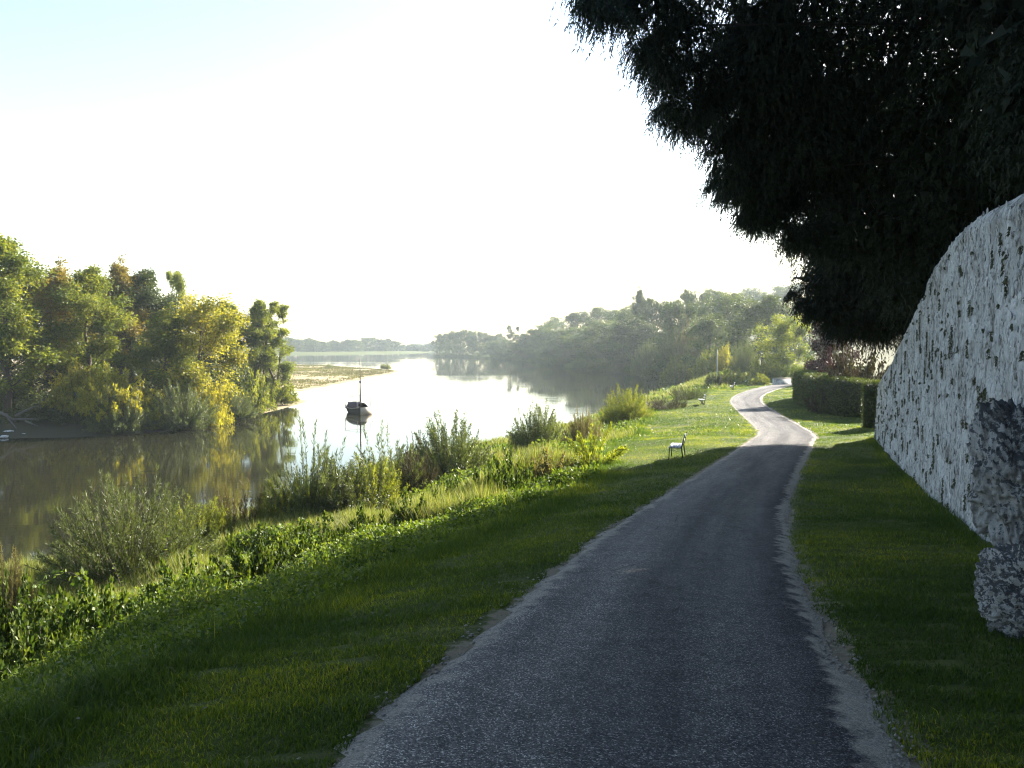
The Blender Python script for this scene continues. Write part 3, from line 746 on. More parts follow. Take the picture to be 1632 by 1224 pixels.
# ------------------------------------------------------------------ big dark conifers over the wall
def blob_tree(name, label, trunk, blobs, mat, seed, strands, per, fill, base_z):
    rng = np.random.default_rng(seed); g = Geo(); wd = Geo()
    tx, ty, th = trunk
    tp = np.array([[tx, ty, base_z - .5], [tx + .2, ty - .1, base_z + th * .3], [tx - .1, ty + .2, base_z + th * .65], [tx, ty, base_z + th]])
    tube(wd, tp, [.75, .6, .42, .15], 10)
    for b in blobs:
        c = np.array(b[0], float); r = b[1]; dens = b[2] if len(b) > 2 else 1.0; vis = b[3] if len(b) > 3 else True
        z0 = min(max(c[2] - r * .2, base_z + 1), base_z + th * .95)
        q0 = np.array([np.interp(z0, tp[:, 2], tp[:, 0]), np.interp(z0, tp[:, 2], tp[:, 1]), z0])
        mid = (q0 + c) / 2 + [0, 0, .8] + rng.normal(size=3) * .7
        if r > .6:
            tube(wd, np.array([q0, mid, c, c + unit((c - q0)[None])[0] * r * .7]), [.07, .045, .025, .01], 6)
        else:
            bigs = [np.array(x[0], float) for x in blobs if x[1] > 1.2]; nb = min(bigs, key=lambda x: np.linalg.norm(x - c))
            tube(wd, np.array([c + (nb - c) * .5 + [0, 0, .2], c + (nb - c) * .2 + [0, 0, .15], c]), [.022, .015, .006], 5)
        if not vis:
            n = int(fill * 1.7); u_ = unit(rng.normal(size=(n, 3))) * (rng.random(n) ** .4)[:, None]
            leaves(g, rng, c + u_ * r, unit(rng.normal(size=(n, 3))), rng.uniform(.3, .55, n), .24, rng.random(n), tri=True); continue
        # inner mass
        n = int(fill * dens * min(1, (r / 1.5) ** 2) * (r > .6)); u_ = unit(rng.normal(size=(n, 3))) * (rng.random(n) ** .45 * .86)[:, None]
        leaves(g, rng, c + u_ * r * [1, 1, .95], unit(rng.normal(size=(n, 3)) * [.6, .6, 1] + [0, 0, -.7]), rng.uniform(.25, .6, n), .25, rng.random(n) * .6, tri=True)
        # twigs carrying hanging sprays
        n = int(strands * dens * (1.0 if r > 1.2 else .75)) + 6; u_ = unit(rng.normal(size=(n, 3))) * ([1, 1, 1] if r > .6 else [1.3, 1.2, 1.15]); rad = (.70 if r > .6 else .25) + (.42 if r > .6 else .85) * rng.random(n) ** 1.6
        lump = 1 + .38 * fbm(u_ * 1.0 + c * .37, 2.2, 3, seed)
        P0 = c + u_ * np.minimum(r * rad * lump, r * rad * .8 + .55)[:, None] * [1, 1, .9]
        for k in range(n):
            dd = unit((u_[k] * [1, 1, .3] + rng.normal(size=3) * .35 + [0, 0, -.15])[None])[0]; ln_ = rng.uniform(.3, 1.0)
            tt = np.linspace(0, 1, per) + rng.random(per) * .05
            path = P0[k] + dd * (tt * ln_)[:, None] * .55 + np.column_stack([0 * tt, 0 * tt, -ln_ * .6 * tt ** 1.7])
            tang = dd * .55 + np.column_stack([0 * tt, 0 * tt, -1.27 * tt ** .7])
            ax = unit(tang * .9 + rng.normal(size=(per, 3)) * .55 + [0, 0, -.25])
            leaves(g, rng, path, ax, rng.uniform(.09, .20, per), .042, np.clip(rng.random() * .5 + rng.random(per) * .5, 0, 1), tri=True)
    root = empty(name, (tx, ty, base_z)); tag(root, label, 'tree')
    link('trunk', local(wd.mesh(name + '_wood', [M['dark_bark']], True), root), root)
    link('crown', local(g.mesh(name + '_crown', [mat]), root), root)
    return root
def B(px, py, Y, r, d=1.0): return (at(px, py, Y), r, d, True)
blobsA = [B(1095, -80, 23.5, 2.0, .4), B(1215, 90, 26, 1.9), B(1255, 195, 28, 2.0), B(1300, 255, 30.5, 1.8), B(1300, 60, 26.5, 2.6, .5), B(1345, 180, 28.5, 2.6, .7),
          B(1430, 300, 30, 2.8), B(1460, 90, 27, 3.2, .7), B(1570, 210, 26, 3.2), B(1500, 410, 31, 2.8), B(1610, 50, 24, 3.6), B(1640, 330, 27, 3.2),
          B(1240, -90, 25, 2.9, .7), B(1390, 200, 31, 2.7, .8), B(1350, 350, 33, 1.9),
          B(1205, 275, 29, .75, .5), B(1250, 318, 31, .75, .5), B(1212, 312, 30, .5, .45), B(1140, 150, 27, .8, .45), B(1165, 222, 28, .85, .5), B(1105, 95, 25.5, .6, .35), B(1085, 40, 24, .8, .3), B(1030, -10, 23.3, .8, .28),
          B(968, -25, 22.5, .5, .22), B(1275, 365, 33, .5, .4)]
_e = np.array([(925, -8, 22.2), (985, 22, 23), (1030, 70, 24.2), (1058, 125, 25.4), (1085, 185, 26.8), (1110, 245, 28), (1140, 300, 29.4), (1185, 340, 30.6), (1235, 365, 32), (1275, 392, 33)], float)
_r = np.random.default_rng(5)
for k in range(58):
    t = _r.random() * 9; q = np.array([np.interp(t, np.arange(10), _e[:, c]) for c in range(3)])
    blobsA.append(B(q[0] + _r.normal() * 16 + 14, q[1] + _r.normal() * 16 - 6, q[2] + _r.normal() * .7, _r.uniform(.16, .42), _r.uniform(.04, .12)))
visA = [((17.3, 29.6, 15.2), 1.6), ((23.6, 36, 19.5), 2.4), ((20, 31, 19.5), 2.4), ((12, 17.2, 14.2), 1.8), ((21.3, 34.7, 16.7), 2.5), ((22.5, 39, 17.2), 3.4), ((26, 42, 18), 3.2), ((13.6, 18, 17.5), 4.6), ((18, 22, 21), 5.5), ((16, 24, 22), 4.5), ((14, 28, 22.5), 4), ((9.8, 21.5, 20.8), 3.0)]  # several masses added to block sun flecks on the shaded road
blobsA += [(np.array(c), r, .9, True) for c, r in visA]
offA = [((24, 30, 23), 7), ((13.2, 14, 15.4), 2.8), ((15.5, 21.5, 24), 5), ((8, 8, 22), 4), ((14, 12, 15.5), 4.5), ((20, 15, 19), 7), ((11.5, 7.5, 16), 4), ((22, 24, 14), 6), ((10.5, 14.0, 20.5), 3.6), ((7.5, 2.5, 19), 4.5), ((1, -2.5, 18), 5.5), ((5, 2.0, 21), 5), ((-4, -8, 18), 6), ((-2, -14, 17), 7), ((9.5, -5, 17), 6), ((2.5, -7, 20), 5), ((15, 1, 15), 6)]  # unseen crown; masses above and behind the camera are added to darken the foreground
blobsA += [(np.array(c), r, 1.0, False) for c, r in offA]
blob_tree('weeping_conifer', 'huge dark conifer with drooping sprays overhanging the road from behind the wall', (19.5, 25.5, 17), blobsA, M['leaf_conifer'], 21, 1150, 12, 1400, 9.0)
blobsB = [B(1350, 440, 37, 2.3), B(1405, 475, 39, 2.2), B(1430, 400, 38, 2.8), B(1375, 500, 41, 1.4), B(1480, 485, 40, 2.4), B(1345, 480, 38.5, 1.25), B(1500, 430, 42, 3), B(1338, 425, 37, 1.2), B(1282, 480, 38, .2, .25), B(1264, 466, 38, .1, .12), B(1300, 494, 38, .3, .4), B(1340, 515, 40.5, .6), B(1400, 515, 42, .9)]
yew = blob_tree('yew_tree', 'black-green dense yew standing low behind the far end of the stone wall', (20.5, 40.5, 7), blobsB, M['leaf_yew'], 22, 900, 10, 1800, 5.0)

# ------------------------------------------------------------------ clipped hedges
M['hedge_core'] = plain_mat('hedge_core', (.02, .025, .012), (.012, .014, .008), 8, .95)
def hedge(path, thick, ztop, label, seed, n, leaf, closed=False, mat='leaf_hedge'):
    rng = np.random.default_rng(seed); path = spline(path, .5); T = unit(np.gradient(path, axis=0)); nn = np.stack([-T[:, 1], T[:, 0]], 1)
    zg = ground_z(path); core = Geo(); g = Geo(); m = len(path)
    zt = ztop + .06 * fbm(path, .5, 3, seed)
    h = thick / 2 - .10; V = []
    for s, top in ((-h, 0), (-h, 1), (h, 1), (h, 0)):
        q = path + nn * s; V.append(np.column_stack([q, (zt - .12) if top else (zg - .3)]))
    V = np.stack(V, 1).reshape(-1, 3)
    i, j = np.meshgrid(np.arange(m - 1), np.arange(4), indexing='ij'); k = i.ravel() * 4; j = j.ravel(); jn = (j + 1) % 4
    Q = np.stack([k + j, k + jn, k + 4 + jn, k + 4 + j], 1)
    core.add(V, np.concatenate([Q, [[0, 3, 2, 1]], [[4 * (m - 1), 4 * (m - 1) + 1, 4 * (m - 1) + 2, 4 * (m - 1) + 3]]]))
    L = np.concatenate([[0], np.cumsum(np.linalg.norm(np.diff(path, axis=0), axis=1))])
    hm = float((zt - zg).mean()); tot = L[-1] * (2 * hm + thick) + 2 * thick * hm
    def put(cnt, fn):
        l, off, zz, nrm_ = fn(cnt)
        x = np.interp(l, L, path[:, 0]); y = np.interp(l, L, path[:, 1]); nx = np.interp(l, L, nn[:, 0]); ny = np.interp(l, L, nn[:, 1])
        z0 = np.interp(l, L, zg); z1 = np.interp(l, L, zt)
        C = np.column_stack([x + nx * off, y + ny * off, z0 + (z1 - z0) * zz])
        nv = np.column_stack([nx * nrm_[0], ny * nrm_[0], np.full(cnt, nrm_[2])]) + np.column_stack([np.interp(l, L, T[:, 0]), np.interp(l, L, T[:, 1]), 0 * l]) * nrm_[1]
        C = C + nv * (rng.normal(size=cnt) * .045 + .05 * fbm(C, 1.6, 3, seed + 1))[:, None]
        leaves(g, rng, C, nv * .6 + rng.normal(size=(cnt, 3)) * .8 + [0, 0, .25], leaf * rng.uniform(.6, 1.3, cnt), leaf * .6, np.clip(rng.random(cnt) * .7 + .3 * (.5 + .5 * fbm(C, 2.0, 2, 3)), 0, 1))
    for s in (-1, 1):
        c = int(n * L[-1] * hm / tot); put(c, lambda c: (rng.random(c) * L[-1], np.full(c, s * thick / 2), rng.random(c), (s, 0, .1)))
    c = int(n * L[-1] * thick / tot * 1.5); put(c, lambda c: (rng.random(c) * L[-1], (rng.random(c) - .5) * thick, np.ones(c), (0, 0, 1)))
    for l0, s in ((0, -1), (L[-1], 1)):
        c = int(n * thick * hm / tot); put(c, lambda c: (np.full(c, l0), (rng.random(c) - .5) * thick, rng.random(c), (0, s, .1)))
    root = empty('hedge', (float(path[0, 0]), float(path[0, 1]), float(zg[0]))); tag(root, label, 'hedge')
    link('branch_core', local(core.mesh('hedge_core', [M['hedge_core']]), root), root)
    link('foliage', local(g.mesh('hedge_leaves', [M[mat]]), root), root)
hedge([(24.6, 53.5), (24.0, 58), (24.6, 64), (26.2, 71.5), (28.6, 78), (32.5, 83), (38, 86)], 1.7, 6.45, 'long clipped grey-green hedge curving along the bend in the lane', 31, 34000, .13)
hedge([(20.9, 46.6), (22.6, 47.6)], 1.2, 6.75, 'small square bright-topped box hedge block against the end of the stone wall', 32, 9000, .09)

# ------------------------------------------------------------------ shared plant meshes
TREES = {}
TREES['poplar1'] = tree_meshes('poplar', 101, 16, 4.2, 24, 5, 34000, .24, .62, .06, 'poplar')
TREES['poplar2'] = tree_meshes('poplar', 102, 16, 4.6, 22, 5, 32000, .25, .62, .08, 'poplar', drop=.15)
TREES['poplar3'] = tree_meshes('poplar', 103, 16, 4.0, 27, 5, 21000, .24, .50, .10, 'poplar', drop=.2, multi=3)
TREES['round1'] = tree_meshes('oak', 104, 14, 6.0, 30, 5, 20000, .36, .75, .06, 'round')
TREES['round2'] = tree_meshes('oak', 105, 14, 6.2, 28, 5, 20000, .36, .70, .04, 'round', drop=.15)
TREES['round3'] = tree_meshes('oak', 106, 14, 5.6, 26, 5, 15000, .38, .65, .08, 'round', drop=.2)
TREES['far1'] = tree_meshes('far_tree', 108, 14, 5.6, 20, 4, 3500, .85, .9, .0, 'round')
TREES['far2'] = tree_meshes('far_tree', 109, 15, 4.6, 18, 4, 3000, .85, .9, .0, 'poplar')
SH = {}
SH['willow1'] = shrub_meshes('willow_shrub', 201, 3.2, 2.6, 380, 190, .125, .18, .12, 1.22, .12, aim=.5, top_var=.2)
SH['willow2'] = shrub_meshes('willow_shrub', 202, 3.0, 1.6, 120, 120, .125, .22, .3, .75, .2, aim=.55, top_var=.5)
SH['willow3'] = shrub_meshes('willow_shrub', 203, 3.0, 2.1, 230, 160, .125, .26, .15, 1.05, .12, aim=.35, top_var=.28)
SH['bush1'] = shrub_meshes('bush', 204, 3.0, 2.8, 90, 110, .26, .5, .3, 1.1, .1, aim=.3, top_var=.35)
SH['bush2'] = shrub_meshes('bush', 205, 3.0, 3.0, 110, 110, .24, .45, .35, 1.15, .05, aim=.35, top_var=.3)
SH['bramble'] = shrub_meshes('bramble', 206, 1.0, 1.3, 120, 90, .085, .75, .15, 1.15, .1, droop=.5, aim=.25, top_var=.4, thick=.008)
SH['laurel'] = shrub_meshes('laurel', 207, 1.9, 1.6, 17, 170, .13, .36, .04, 1.0, .10, aim=.62, top_var=.18, foot=.08)
SH['reed'] = shrub_meshes('reed', 208, 1.2, 1.4, 150, 16, .22, .12, .2, .5, .1, aim=.85, foot=.9, top_var=.45)

# ------------------------------------------------------------------ trees of the wooded island on the far side of the water
def tree_at(mesh, px, ptop, Y, wpx, label, cat, mat, kind='tree', base=None, group=None, rz=None, H0=None, R0=None, parts=('trunk', 'crown'), lib=None, bark=None):
    lib = lib or TREES
    wood, fol = lib[mesh]
    p = at(px, 548, Y); zg = base if base is not None else 1.0
    top = at(px, ptop, Y)[2]
    co = np.empty(len(fol.vertices) * 3, dtype=np.float32); fol.vertices.foreach_get('co', co); co = co.reshape(-1, 3)
    h = np.percentile(co[:, 2], 99.7); r = np.percentile(np.hypot(co[:, 0], co[:, 1]), 96)
    sz = (top - zg) / h; sx = (wpx / 1280 * Y / 2) / r
    return place(kind, wood, fol, (p[0], Y, zg), (sx, sx, sz), label, cat, M[mat] if isinstance(mat, str) else mat, rz if rz is not None else (px * 1.7 + Y) % 6.28, group, parts, bark)
ISL = 'trees of the wooded island'
isl = [
    ('poplar1', 5, 374, 84, 150, 'tall green poplar tree cut by the edge of the view above the driftwood', 'leaf_green'),
    ('poplar2', 95, 424, 95, 130, 'orange tinted poplar tree beside the tall green edge poplar', 'leaf_orange'),
    ('poplar1', 140, 428, 90, 110, 'olive green poplar tree in front of the two orange ones', 'leaf_green'),
    ('poplar2', 192, 418, 102, 105, 'bright orange autumn poplar tree rising in the middle of the island wood', 'leaf_orange'),
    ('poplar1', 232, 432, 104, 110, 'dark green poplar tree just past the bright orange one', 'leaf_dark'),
    ('poplar3', 276, 432, 112, 60, 'thin spiky poplar top standing clear above the yellow tree', 'leaf_green'),
    ('round2', 318, 472, 92, 165, 'broad yellow autumn tree leaning over the shrubs near the water', 'leaf_yellow'),
    ('poplar2', 262, 492, 88, 100, 'bright green tree filling the gap in front of the dark poplar', 'leaf_green'),
    ('poplar1', 365, 482, 112, 70, 'slim green poplar behind the broad yellow tree', 'leaf_green'),
    ('poplar3', 398, 482, 116, 84, 'pale green poplar with open top, first of the end pair', 'leaf_green'),
    ('poplar3', 440, 481, 118, 78, 'slender poplar standing last at the tip of the wooded island', 'leaf_green'),
    ('poplar1', 420, 494, 121, 46, 'narrow green poplar squeezed between the end pair of poplars', 'leaf_green'),
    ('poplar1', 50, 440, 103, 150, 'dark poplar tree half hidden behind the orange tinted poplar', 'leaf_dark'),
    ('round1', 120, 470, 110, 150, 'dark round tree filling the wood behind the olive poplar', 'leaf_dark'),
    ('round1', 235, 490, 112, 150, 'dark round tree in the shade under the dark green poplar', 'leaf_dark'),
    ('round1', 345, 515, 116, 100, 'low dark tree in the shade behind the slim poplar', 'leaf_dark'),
    ('poplar2', -60, 400, 88, 150, 'green poplar almost out of view next to the tall edge poplar', 'leaf_green'),
]
for (mesh, px, pt, Y, wpx, lab, mt) in isl:
    tree_at(mesh, px, pt, Y, wpx, lab, 'tree', mt, 'poplar_tree' if 'poplar' in mesh else 'broadleaf_tree', group=ISL, bark=None)
isb = [
    ('bush1', 178, 588, 82, 110, 'bright yellow-green bush hanging under the olive poplar', 'leaf_yellow', 2.0),
    ('bush1', 120, 582, 84, 80, 'yellow-green bush between the edge poplar and the shaded driftwood bay', 'leaf_yellow', 2.4),
    ('willow3', 186, 622, 80.5, 90, 'grey-green willow shrub at the water under the bright bush', 'leaf_willow', .3),
    ('bush2', 232, 636, 83, 60, 'small dull green bush between two grey willow shrubs', 'leaf_green', .4),
    ('willow3', 287, 612, 84.5, 105, 'larger grey-green willow shrub at the water under the yellow tree', 'leaf_willow', .3),
    ('bush2', 330, 610, 89, 70, 'yellow-green low bush trailing into the river beneath the yellow tree', 'leaf_yellow', .4),
    ('willow3', 372, 618, 93, 66, 'grey willow shrub nearest the sandy tip, wide and low', 'leaf_willow', .4),
    ('bush2', 392, 592, 103, 84, 'olive bush below the end pair of poplars', 'leaf_green', .8),
    ('bush1', 436, 598, 116, 66, 'pale green bush at the foot of the last slender poplar', 'leaf_green', .8),
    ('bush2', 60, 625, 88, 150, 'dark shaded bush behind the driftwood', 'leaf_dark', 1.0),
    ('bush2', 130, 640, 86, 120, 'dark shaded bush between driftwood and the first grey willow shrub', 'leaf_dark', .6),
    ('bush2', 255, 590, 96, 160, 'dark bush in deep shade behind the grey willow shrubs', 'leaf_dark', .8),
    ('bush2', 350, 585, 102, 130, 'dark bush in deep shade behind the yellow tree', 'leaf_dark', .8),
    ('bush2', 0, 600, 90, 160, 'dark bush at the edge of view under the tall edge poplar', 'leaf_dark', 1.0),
]
for (mesh, px, pt, Y, wpx, lab, mt, bz) in isb:
    tree_at(mesh, px, pt, Y, wpx, lab, 'shrub', mt, 'willow_shrub' if 'willow' in mesh else 'bush', base=bz, group='shrubs along the island shore', parts=('stem', 'foliage'), lib=SH)

# driftwood, stones and a dead snag on the island shore
def log(pts, rad, label, name='driftwood_log', mat='dead_wood', cat='log', group='driftwood on the island shore'):
    g = Geo(); tube(g, np.array(pts), np.linspace(rad, rad * .45, len(pts)), 8); o = link(name, g.mesh(name, [M[mat]], True)); tag(o, label, cat, group); return o
def lpt(px, py, Y): return at(px, py, Y)
log([lpt(-5, 655, 79), lpt(12, 663, 79.3), lpt(26, 672, 79.6)], .16, 'bleached log sloping down to the mud at the edge of view')
log([lpt(10, 660, 80), lpt(14, 668, 79.5), lpt(26, 683, 79)], .12, 'short crossed driftwood branch over the bleached sloping log')
log([lpt(20, 668, 80), lpt(42, 668, 80.4), lpt(62, 668, 80.8)], .13, 'long level grey driftwood log on the shore')
log([lpt(40, 671, 79), lpt(50, 675, 79), lpt(60, 679, 79)], .10, 'short grey driftwood stick below the level log')
log([lpt(24, 663, 81), lpt(45, 652, 82), lpt(62, 646, 83)], .13, 'dead branch rising from the driftwood into the dark bush')
log([lpt(120, 626, 83), lpt(135, 645, 82.5), lpt(152, 664, 82)], .14, 'bare fallen trunk slanting down into the first grey willow shrub', cat='log')
for k, (px, py, s, lab) in enumerate([(16, 695, .75, 'largest pale stone on the shore below the driftwood'), (7, 701, .4, 'small pale stone at the water beside the largest shore stone'), (60, 694, .42, 'flat pale stone on the mud past the largest shore stone'), (38, 697, .3, 'little stone between the flat and the largest shore stones')]):
    Yk = 9.0 * 1280 / (py - 548) + 1.2; p = at(px, py - 2, Yk)
    rock('shore_stone', (float(p[0]), float(p[1]), .12), (s, s * .7, s * .4), 40 + k, lab, 'stone', M['limestone'], k, 3)
log([(-38.6, 136.0, .2), (-38.5, 136.0, 1.0), (-38.1, 136, 1.8), (-37.9, 136, 2.8), (-37.4, 136, 3.8)], .2, 'bent dead snag leaning on the sandy spit', 'dead_snag', 'bark', 'dead tree', 'dead wood')

# sandbar shrubs and low growth
tree_at('bush2', 614, 580, 285, 18, 'round dark shrub alone near the end of the sandbar', 'shrub', 'leaf_green', 'bush', base=.3, parts=('stem', 'foliage'), lib=SH)
tree_at('bush1', 524, 580, 285, 12, 'small round green shrub in the middle of the sandbar', 'shrub', 'leaf_green', 'bush', base=.3, parts=('stem', 'foliage'), lib=SH)
rng = np.random.default_rng(51); P = np.column_stack([rng.uniform(-130, -34, 30000), rng.uniform(118, 330, 30000)])
z = left_z(P); nz = fbm(P, .09, 4, 8) + .35 * fbm(P, .6, 2, 2)
d, _ = poly_dist(P, LEFT)
k = (z > .10) & (nz > -.12 - .5 * sstep(6, 1, -d)); P = P[k]; z = z[k]; g = Geo()
for q in range(5):
    leaves(g, rng, np.column_stack([P + rng.normal(size=P.shape) * .35, z]), rng.normal(size=(len(P), 3)) * .55 + [0, 0, .9], rng.uniform(.2, .6, len(P)), .16, np.clip(.5 + .5 * fbm(P, .05, 3, 4) + rng.normal(size=len(P)) * .2, 0, 1), tri=True)
sb = link('sandbar_plants', g.mesh('sandbar_plants', [leaf_mat('sandbar_plant', [(.060, .060, .022), (.11, .105, .036), (.16, .17, .045)], trans=.3, vary=0)])); tag(sb, 'dry low plants scattered over the sandbar', 'plants', kind='stuff')

# ------------------------------------------------------------------ right-hand wooded shore
FG = 'trees of the wooded hillside'
def gzt(px, Y): p = at(px, 548, Y); z = gz(p[0], Y); return max(z - min(3.5, max(0, z - 3) * .6), .2)
fr = [
    # mesh, px, top py, Y, width px, material, label
    ('round2', 1246, 503, 128, 92, 'leaf_lime', 'sunlit yellow-green round tree next to the dark yew above the bend'),
    ('round1', 1215, 474, 172, 135, 'leaf_forest', 'huge rounded dark tree directly behind the sunlit yellow-green one'),
    ('round1', 1160, 466, 205, 105, 'leaf_forest', 'tall dark tree stepping up behind the huge rounded tree'),
    ('round3', 1098, 463, 262, 70, 'leaf_forest', 'hazy dark tree with ragged top on the hill crest'),
    ('round3', 1132, 461, 285, 62, 'leaf_forest', 'hazy tree with flat top beside the ragged crest tree'),
    ('round1', 1046, 476, 262, 84, 'leaf_forest', 'bulky dark tree above the waterside willows'),
    ('poplar2', 1019, 460, 275, 40, 'leaf_forest', 'ragged pointed tree rising above the wood'),
    ('round2', 1005, 487, 285, 70, 'leaf_forest', 'rounded tree next to the ragged pointed tree, much lower'),
    ('round2', 957, 511, 300, 110, 'leaf_forest', 'wide dark rounded tree standing at the waterline bend'),
    ('round1', 900, 524, 352, 80, 'leaf_forest', 'dark grey tree low over the water past the wide rounded tree'),
    ('round3', 925, 497, 370, 66, 'leaf_forest', 'loose crowned hazy tree on the shoulder of the hill'),
    ('round2', 870, 517, 400, 70, 'leaf_forest', 'hazy round tree left of the loose crowned one'),
    ('poplar3', 820, 519, 470, 24, 'leaf_forest', 'small tree on a bare stem standing above the shore wood'),
    ('round1', 843, 532, 425, 70, 'leaf_forest', 'hazy waterside tree under the bare stemmed one'),
    ('round2', 800, 540, 480, 60, 'leaf_forest', 'hazy low tree where the shore turns away'),
    ('round1', 1255, 452, 400, 100, 'leaf_forest', 'faint tree on the highest hilltop just beside the dark yew'),
    ('round2', 1195, 458, 390, 90, 'leaf_forest', 'faint hilltop tree above the huge rounded tree'),
    ('round3', 1080, 480, 215, 80, 'leaf_forest', 'mid green tree between the bulky tree and the tall dark tree'),
    ('round1', 1130, 500, 180, 80, 'leaf_forest', 'dark tree in the hollow below the tall dark tree'),
    ('round1', 1290, 470, 190, 110, 'leaf_forest', 'dark tree mostly hidden behind the yew'),
    ('round2', 1180, 490, 215, 90, 'leaf_forest', 'dark tree filling the slope under the tall dark tree'),
    ('round2', 1010, 505, 245, 90, 'leaf_forest', 'shaded tree below the ragged pointed tree'),
    ('round1', 965, 490, 350, 90, 'leaf_forest', 'hazy broad tree on the slope behind the wide rounded tree'),
    ('round2', 885, 505, 430, 60, 'leaf_forest', 'faint tree on the falling ridge line'),
]
for (mesh, px, pt, Y, wpx, mt, lab) in fr:
    tree_at(mesh, px, pt, Y, wpx, lab, 'tree', mt, 'broadleaf_tree', base=gzt(px, Y), group=FG)
fs = [
    ('willow3', 1104, 512, 205, 62, 'leaf_olive', 'tall rosy-brown willow bush on the shore'),
    ('willow3', 1075, 524, 212, 60, 'leaf_willow', 'pale sunlit willow bush beside the rosy-brown one'),
    ('willow3', 1032, 546, 222, 52, 'leaf_willow', 'pale gold-tipped willow bush at the waterline'),
    ('willow3', 990, 566, 244, 40, 'leaf_willow', 'low grey willow bush on the shore under the bulky tree'),
    ('bush2', 1135, 556, 172, 56, 'leaf_green', 'grey-green shore bush behind the white pole'),
    ('bush1', 1158, 552, 150, 34, 'leaf_yellow', 'small yellow-topped bush next to the white pole'),
    ('willow1', 1187, 545, 143, 50, 'leaf_willow', 'rounded grey-green willow bush by the last benches'),
    ('bush2', 1085, 568, 185, 60, 'leaf_green', 'green bush low on the shore in front of the willows'),
    ('bush2', 1055, 572, 205, 60, 'leaf_forest', 'dull green bush at the foot of the pale willow'),
    ('bush2', 960, 574, 268, 56, 'leaf_forest', 'dull bush touching the water under the wide rounded tree'),
    ('bush2', 925, 572, 300, 46, 'leaf_forest', 'grey bush at the water beyond the wide rounded tree'),
    ('bush2', 880, 568, 350, 46, 'leaf_forest', 'grey waterside bush where the shore narrows'),
    ('bush2', 1015, 574, 232, 46, 'leaf_forest', 'dark bush between two pale willow bushes'),
    ('bush2', 1215, 572, 126, 56, 'leaf_green', 'green bush at the foot of the sunlit yellow-green tree'),
    ('bush2', 1250, 580, 122, 56, 'leaf_bramble', 'bramble bush on the slope below the sunlit yellow-green tree'),
    ('bush2', 1170, 588, 118, 46, 'leaf_green', 'low dark bush behind the last bench'),
    ('bush1', 1212, 596, 112, 30, 'leaf_green', 'small green bush beside the pale low wall'),
    ('bush1', 1288, 566, 108, 44, 'leaf_bramble', 'green bush above the long curved hedge'),
]
for (mesh, px, pt, Y, wpx, mt, lab) in fs:
    tree_at(mesh, px, pt, Y, wpx, lab, 'shrub', mt, 'willow_shrub' if 'willow' in mesh else 'bush', base=gzt(px, Y) - .1, group='bushes along the wooded shore', parts=('stem', 'foliage'), lib=SH)
tree_at('round3', 1322, 508, 74, 88, 'purple leaved tree between the yew and the long curved hedge', 'tree', 'leaf_purple', 'purple_tree', base=gzt(1322, 74))
tree_at('bush2', 1365, 560, 60, 130, 'dull brown-green shrub behind the long hedge near the wall end', 'shrub', 'leaf_brown', 'bush', base=gzt(1365, 60), parts=('stem', 'foliage'), lib=SH)
tree_at('bush1', 1330, 566, 62, 60, 'dark purple shrub under the purple leaved tree', 'shrub', 'leaf_purple', 'bush', base=gzt(1330, 62), parts=('stem', 'foliage'), lib=SH)

rng = np.random.default_rng(62)
for k in range(11):
    px = 700 + k * 9.5 + rng.uniform(-2, 2); Y = 592 - k * 7 + rng.uniform(-5, 5)
    tree_at(['round1', 'poplar2', 'round2', 'round3'][k % 4], px, 536 - 7 * math.sin(min(k, 8) / 8 * 3.0) - 5 * rng.random(), Y, 24 + 8 * rng.random(), 'blue-grey hazy tree in the clump on the far point', 'tree', 'leaf_forest', 'broadleaf_tree', base=.3, group='hazy trees of the far point')
for k in range(14):
    px = 700 + k * 20 + rng.uniform(-4, 4); Y = np.interp(px, [690, 800, 900, 1000], [590, 480, 340, 250]) - 4
    tree_at('bush2', px, 562 + (px - 700) * .035, Y, 26 + .06 * (px - 700), 'low hazy bush in the fringe along the wooded waterline', 'shrub', 'leaf_forest', 'bush', base=.1, group='hazy waterline bushes', parts=('stem', 'foliage'), lib=SH)
for k in range(17):
    px = 812 + k * 17.5 + rng.uniform(-5, 5); Y = np.interp(px, [690, 800, 900, 1000, 1110], [590, 480, 345, 258, 205]) + 7 + rng.uniform(0, 8)
    tree_at(['round2', 'round1'][k % 2], px, 549 - (px - 812) * .075 - 6 * rng.random(), Y, 46 + .10 * (px - 812) + 8 * rng.random(), 'low rounded hazy tree standing close above the wooded waterline', 'tree', 'leaf_forest', 'broadleaf_tree', base=.2, group='low trees above the wooded waterline')
# hazy trees at the end of the river
rng = np.random.default_rng(61)
for k in range(34):
    px = 452 + k * 7.2 + rng.uniform(-3, 3); Y = np.interp(px, [450, 690], [705, 850]) + rng.uniform(0, 30)
    tree_at('far1' if k % 3 else 'far2', px, 544 + 6 * (px > 640) - 5 * rng.random() ** 2 + 3 * math.sin(px * .05), Y, 20 + 10 * rng.random(), 'pale hazy tree in the row along the distant river bend', 'tree', 'leaf_forest', 'distant_tree', base=1.2, group='hazy trees at the distant bend')
for k in range(8):
    px = 655 + k * 8; tree_at('far1', px, 549 + rng.uniform(-2, 2), 1150, 22, 'palest tree in the gap where the river disappears', 'tree', 'leaf_forest', 'distant_tree', base=1.0, group='palest trees where the river disappears')

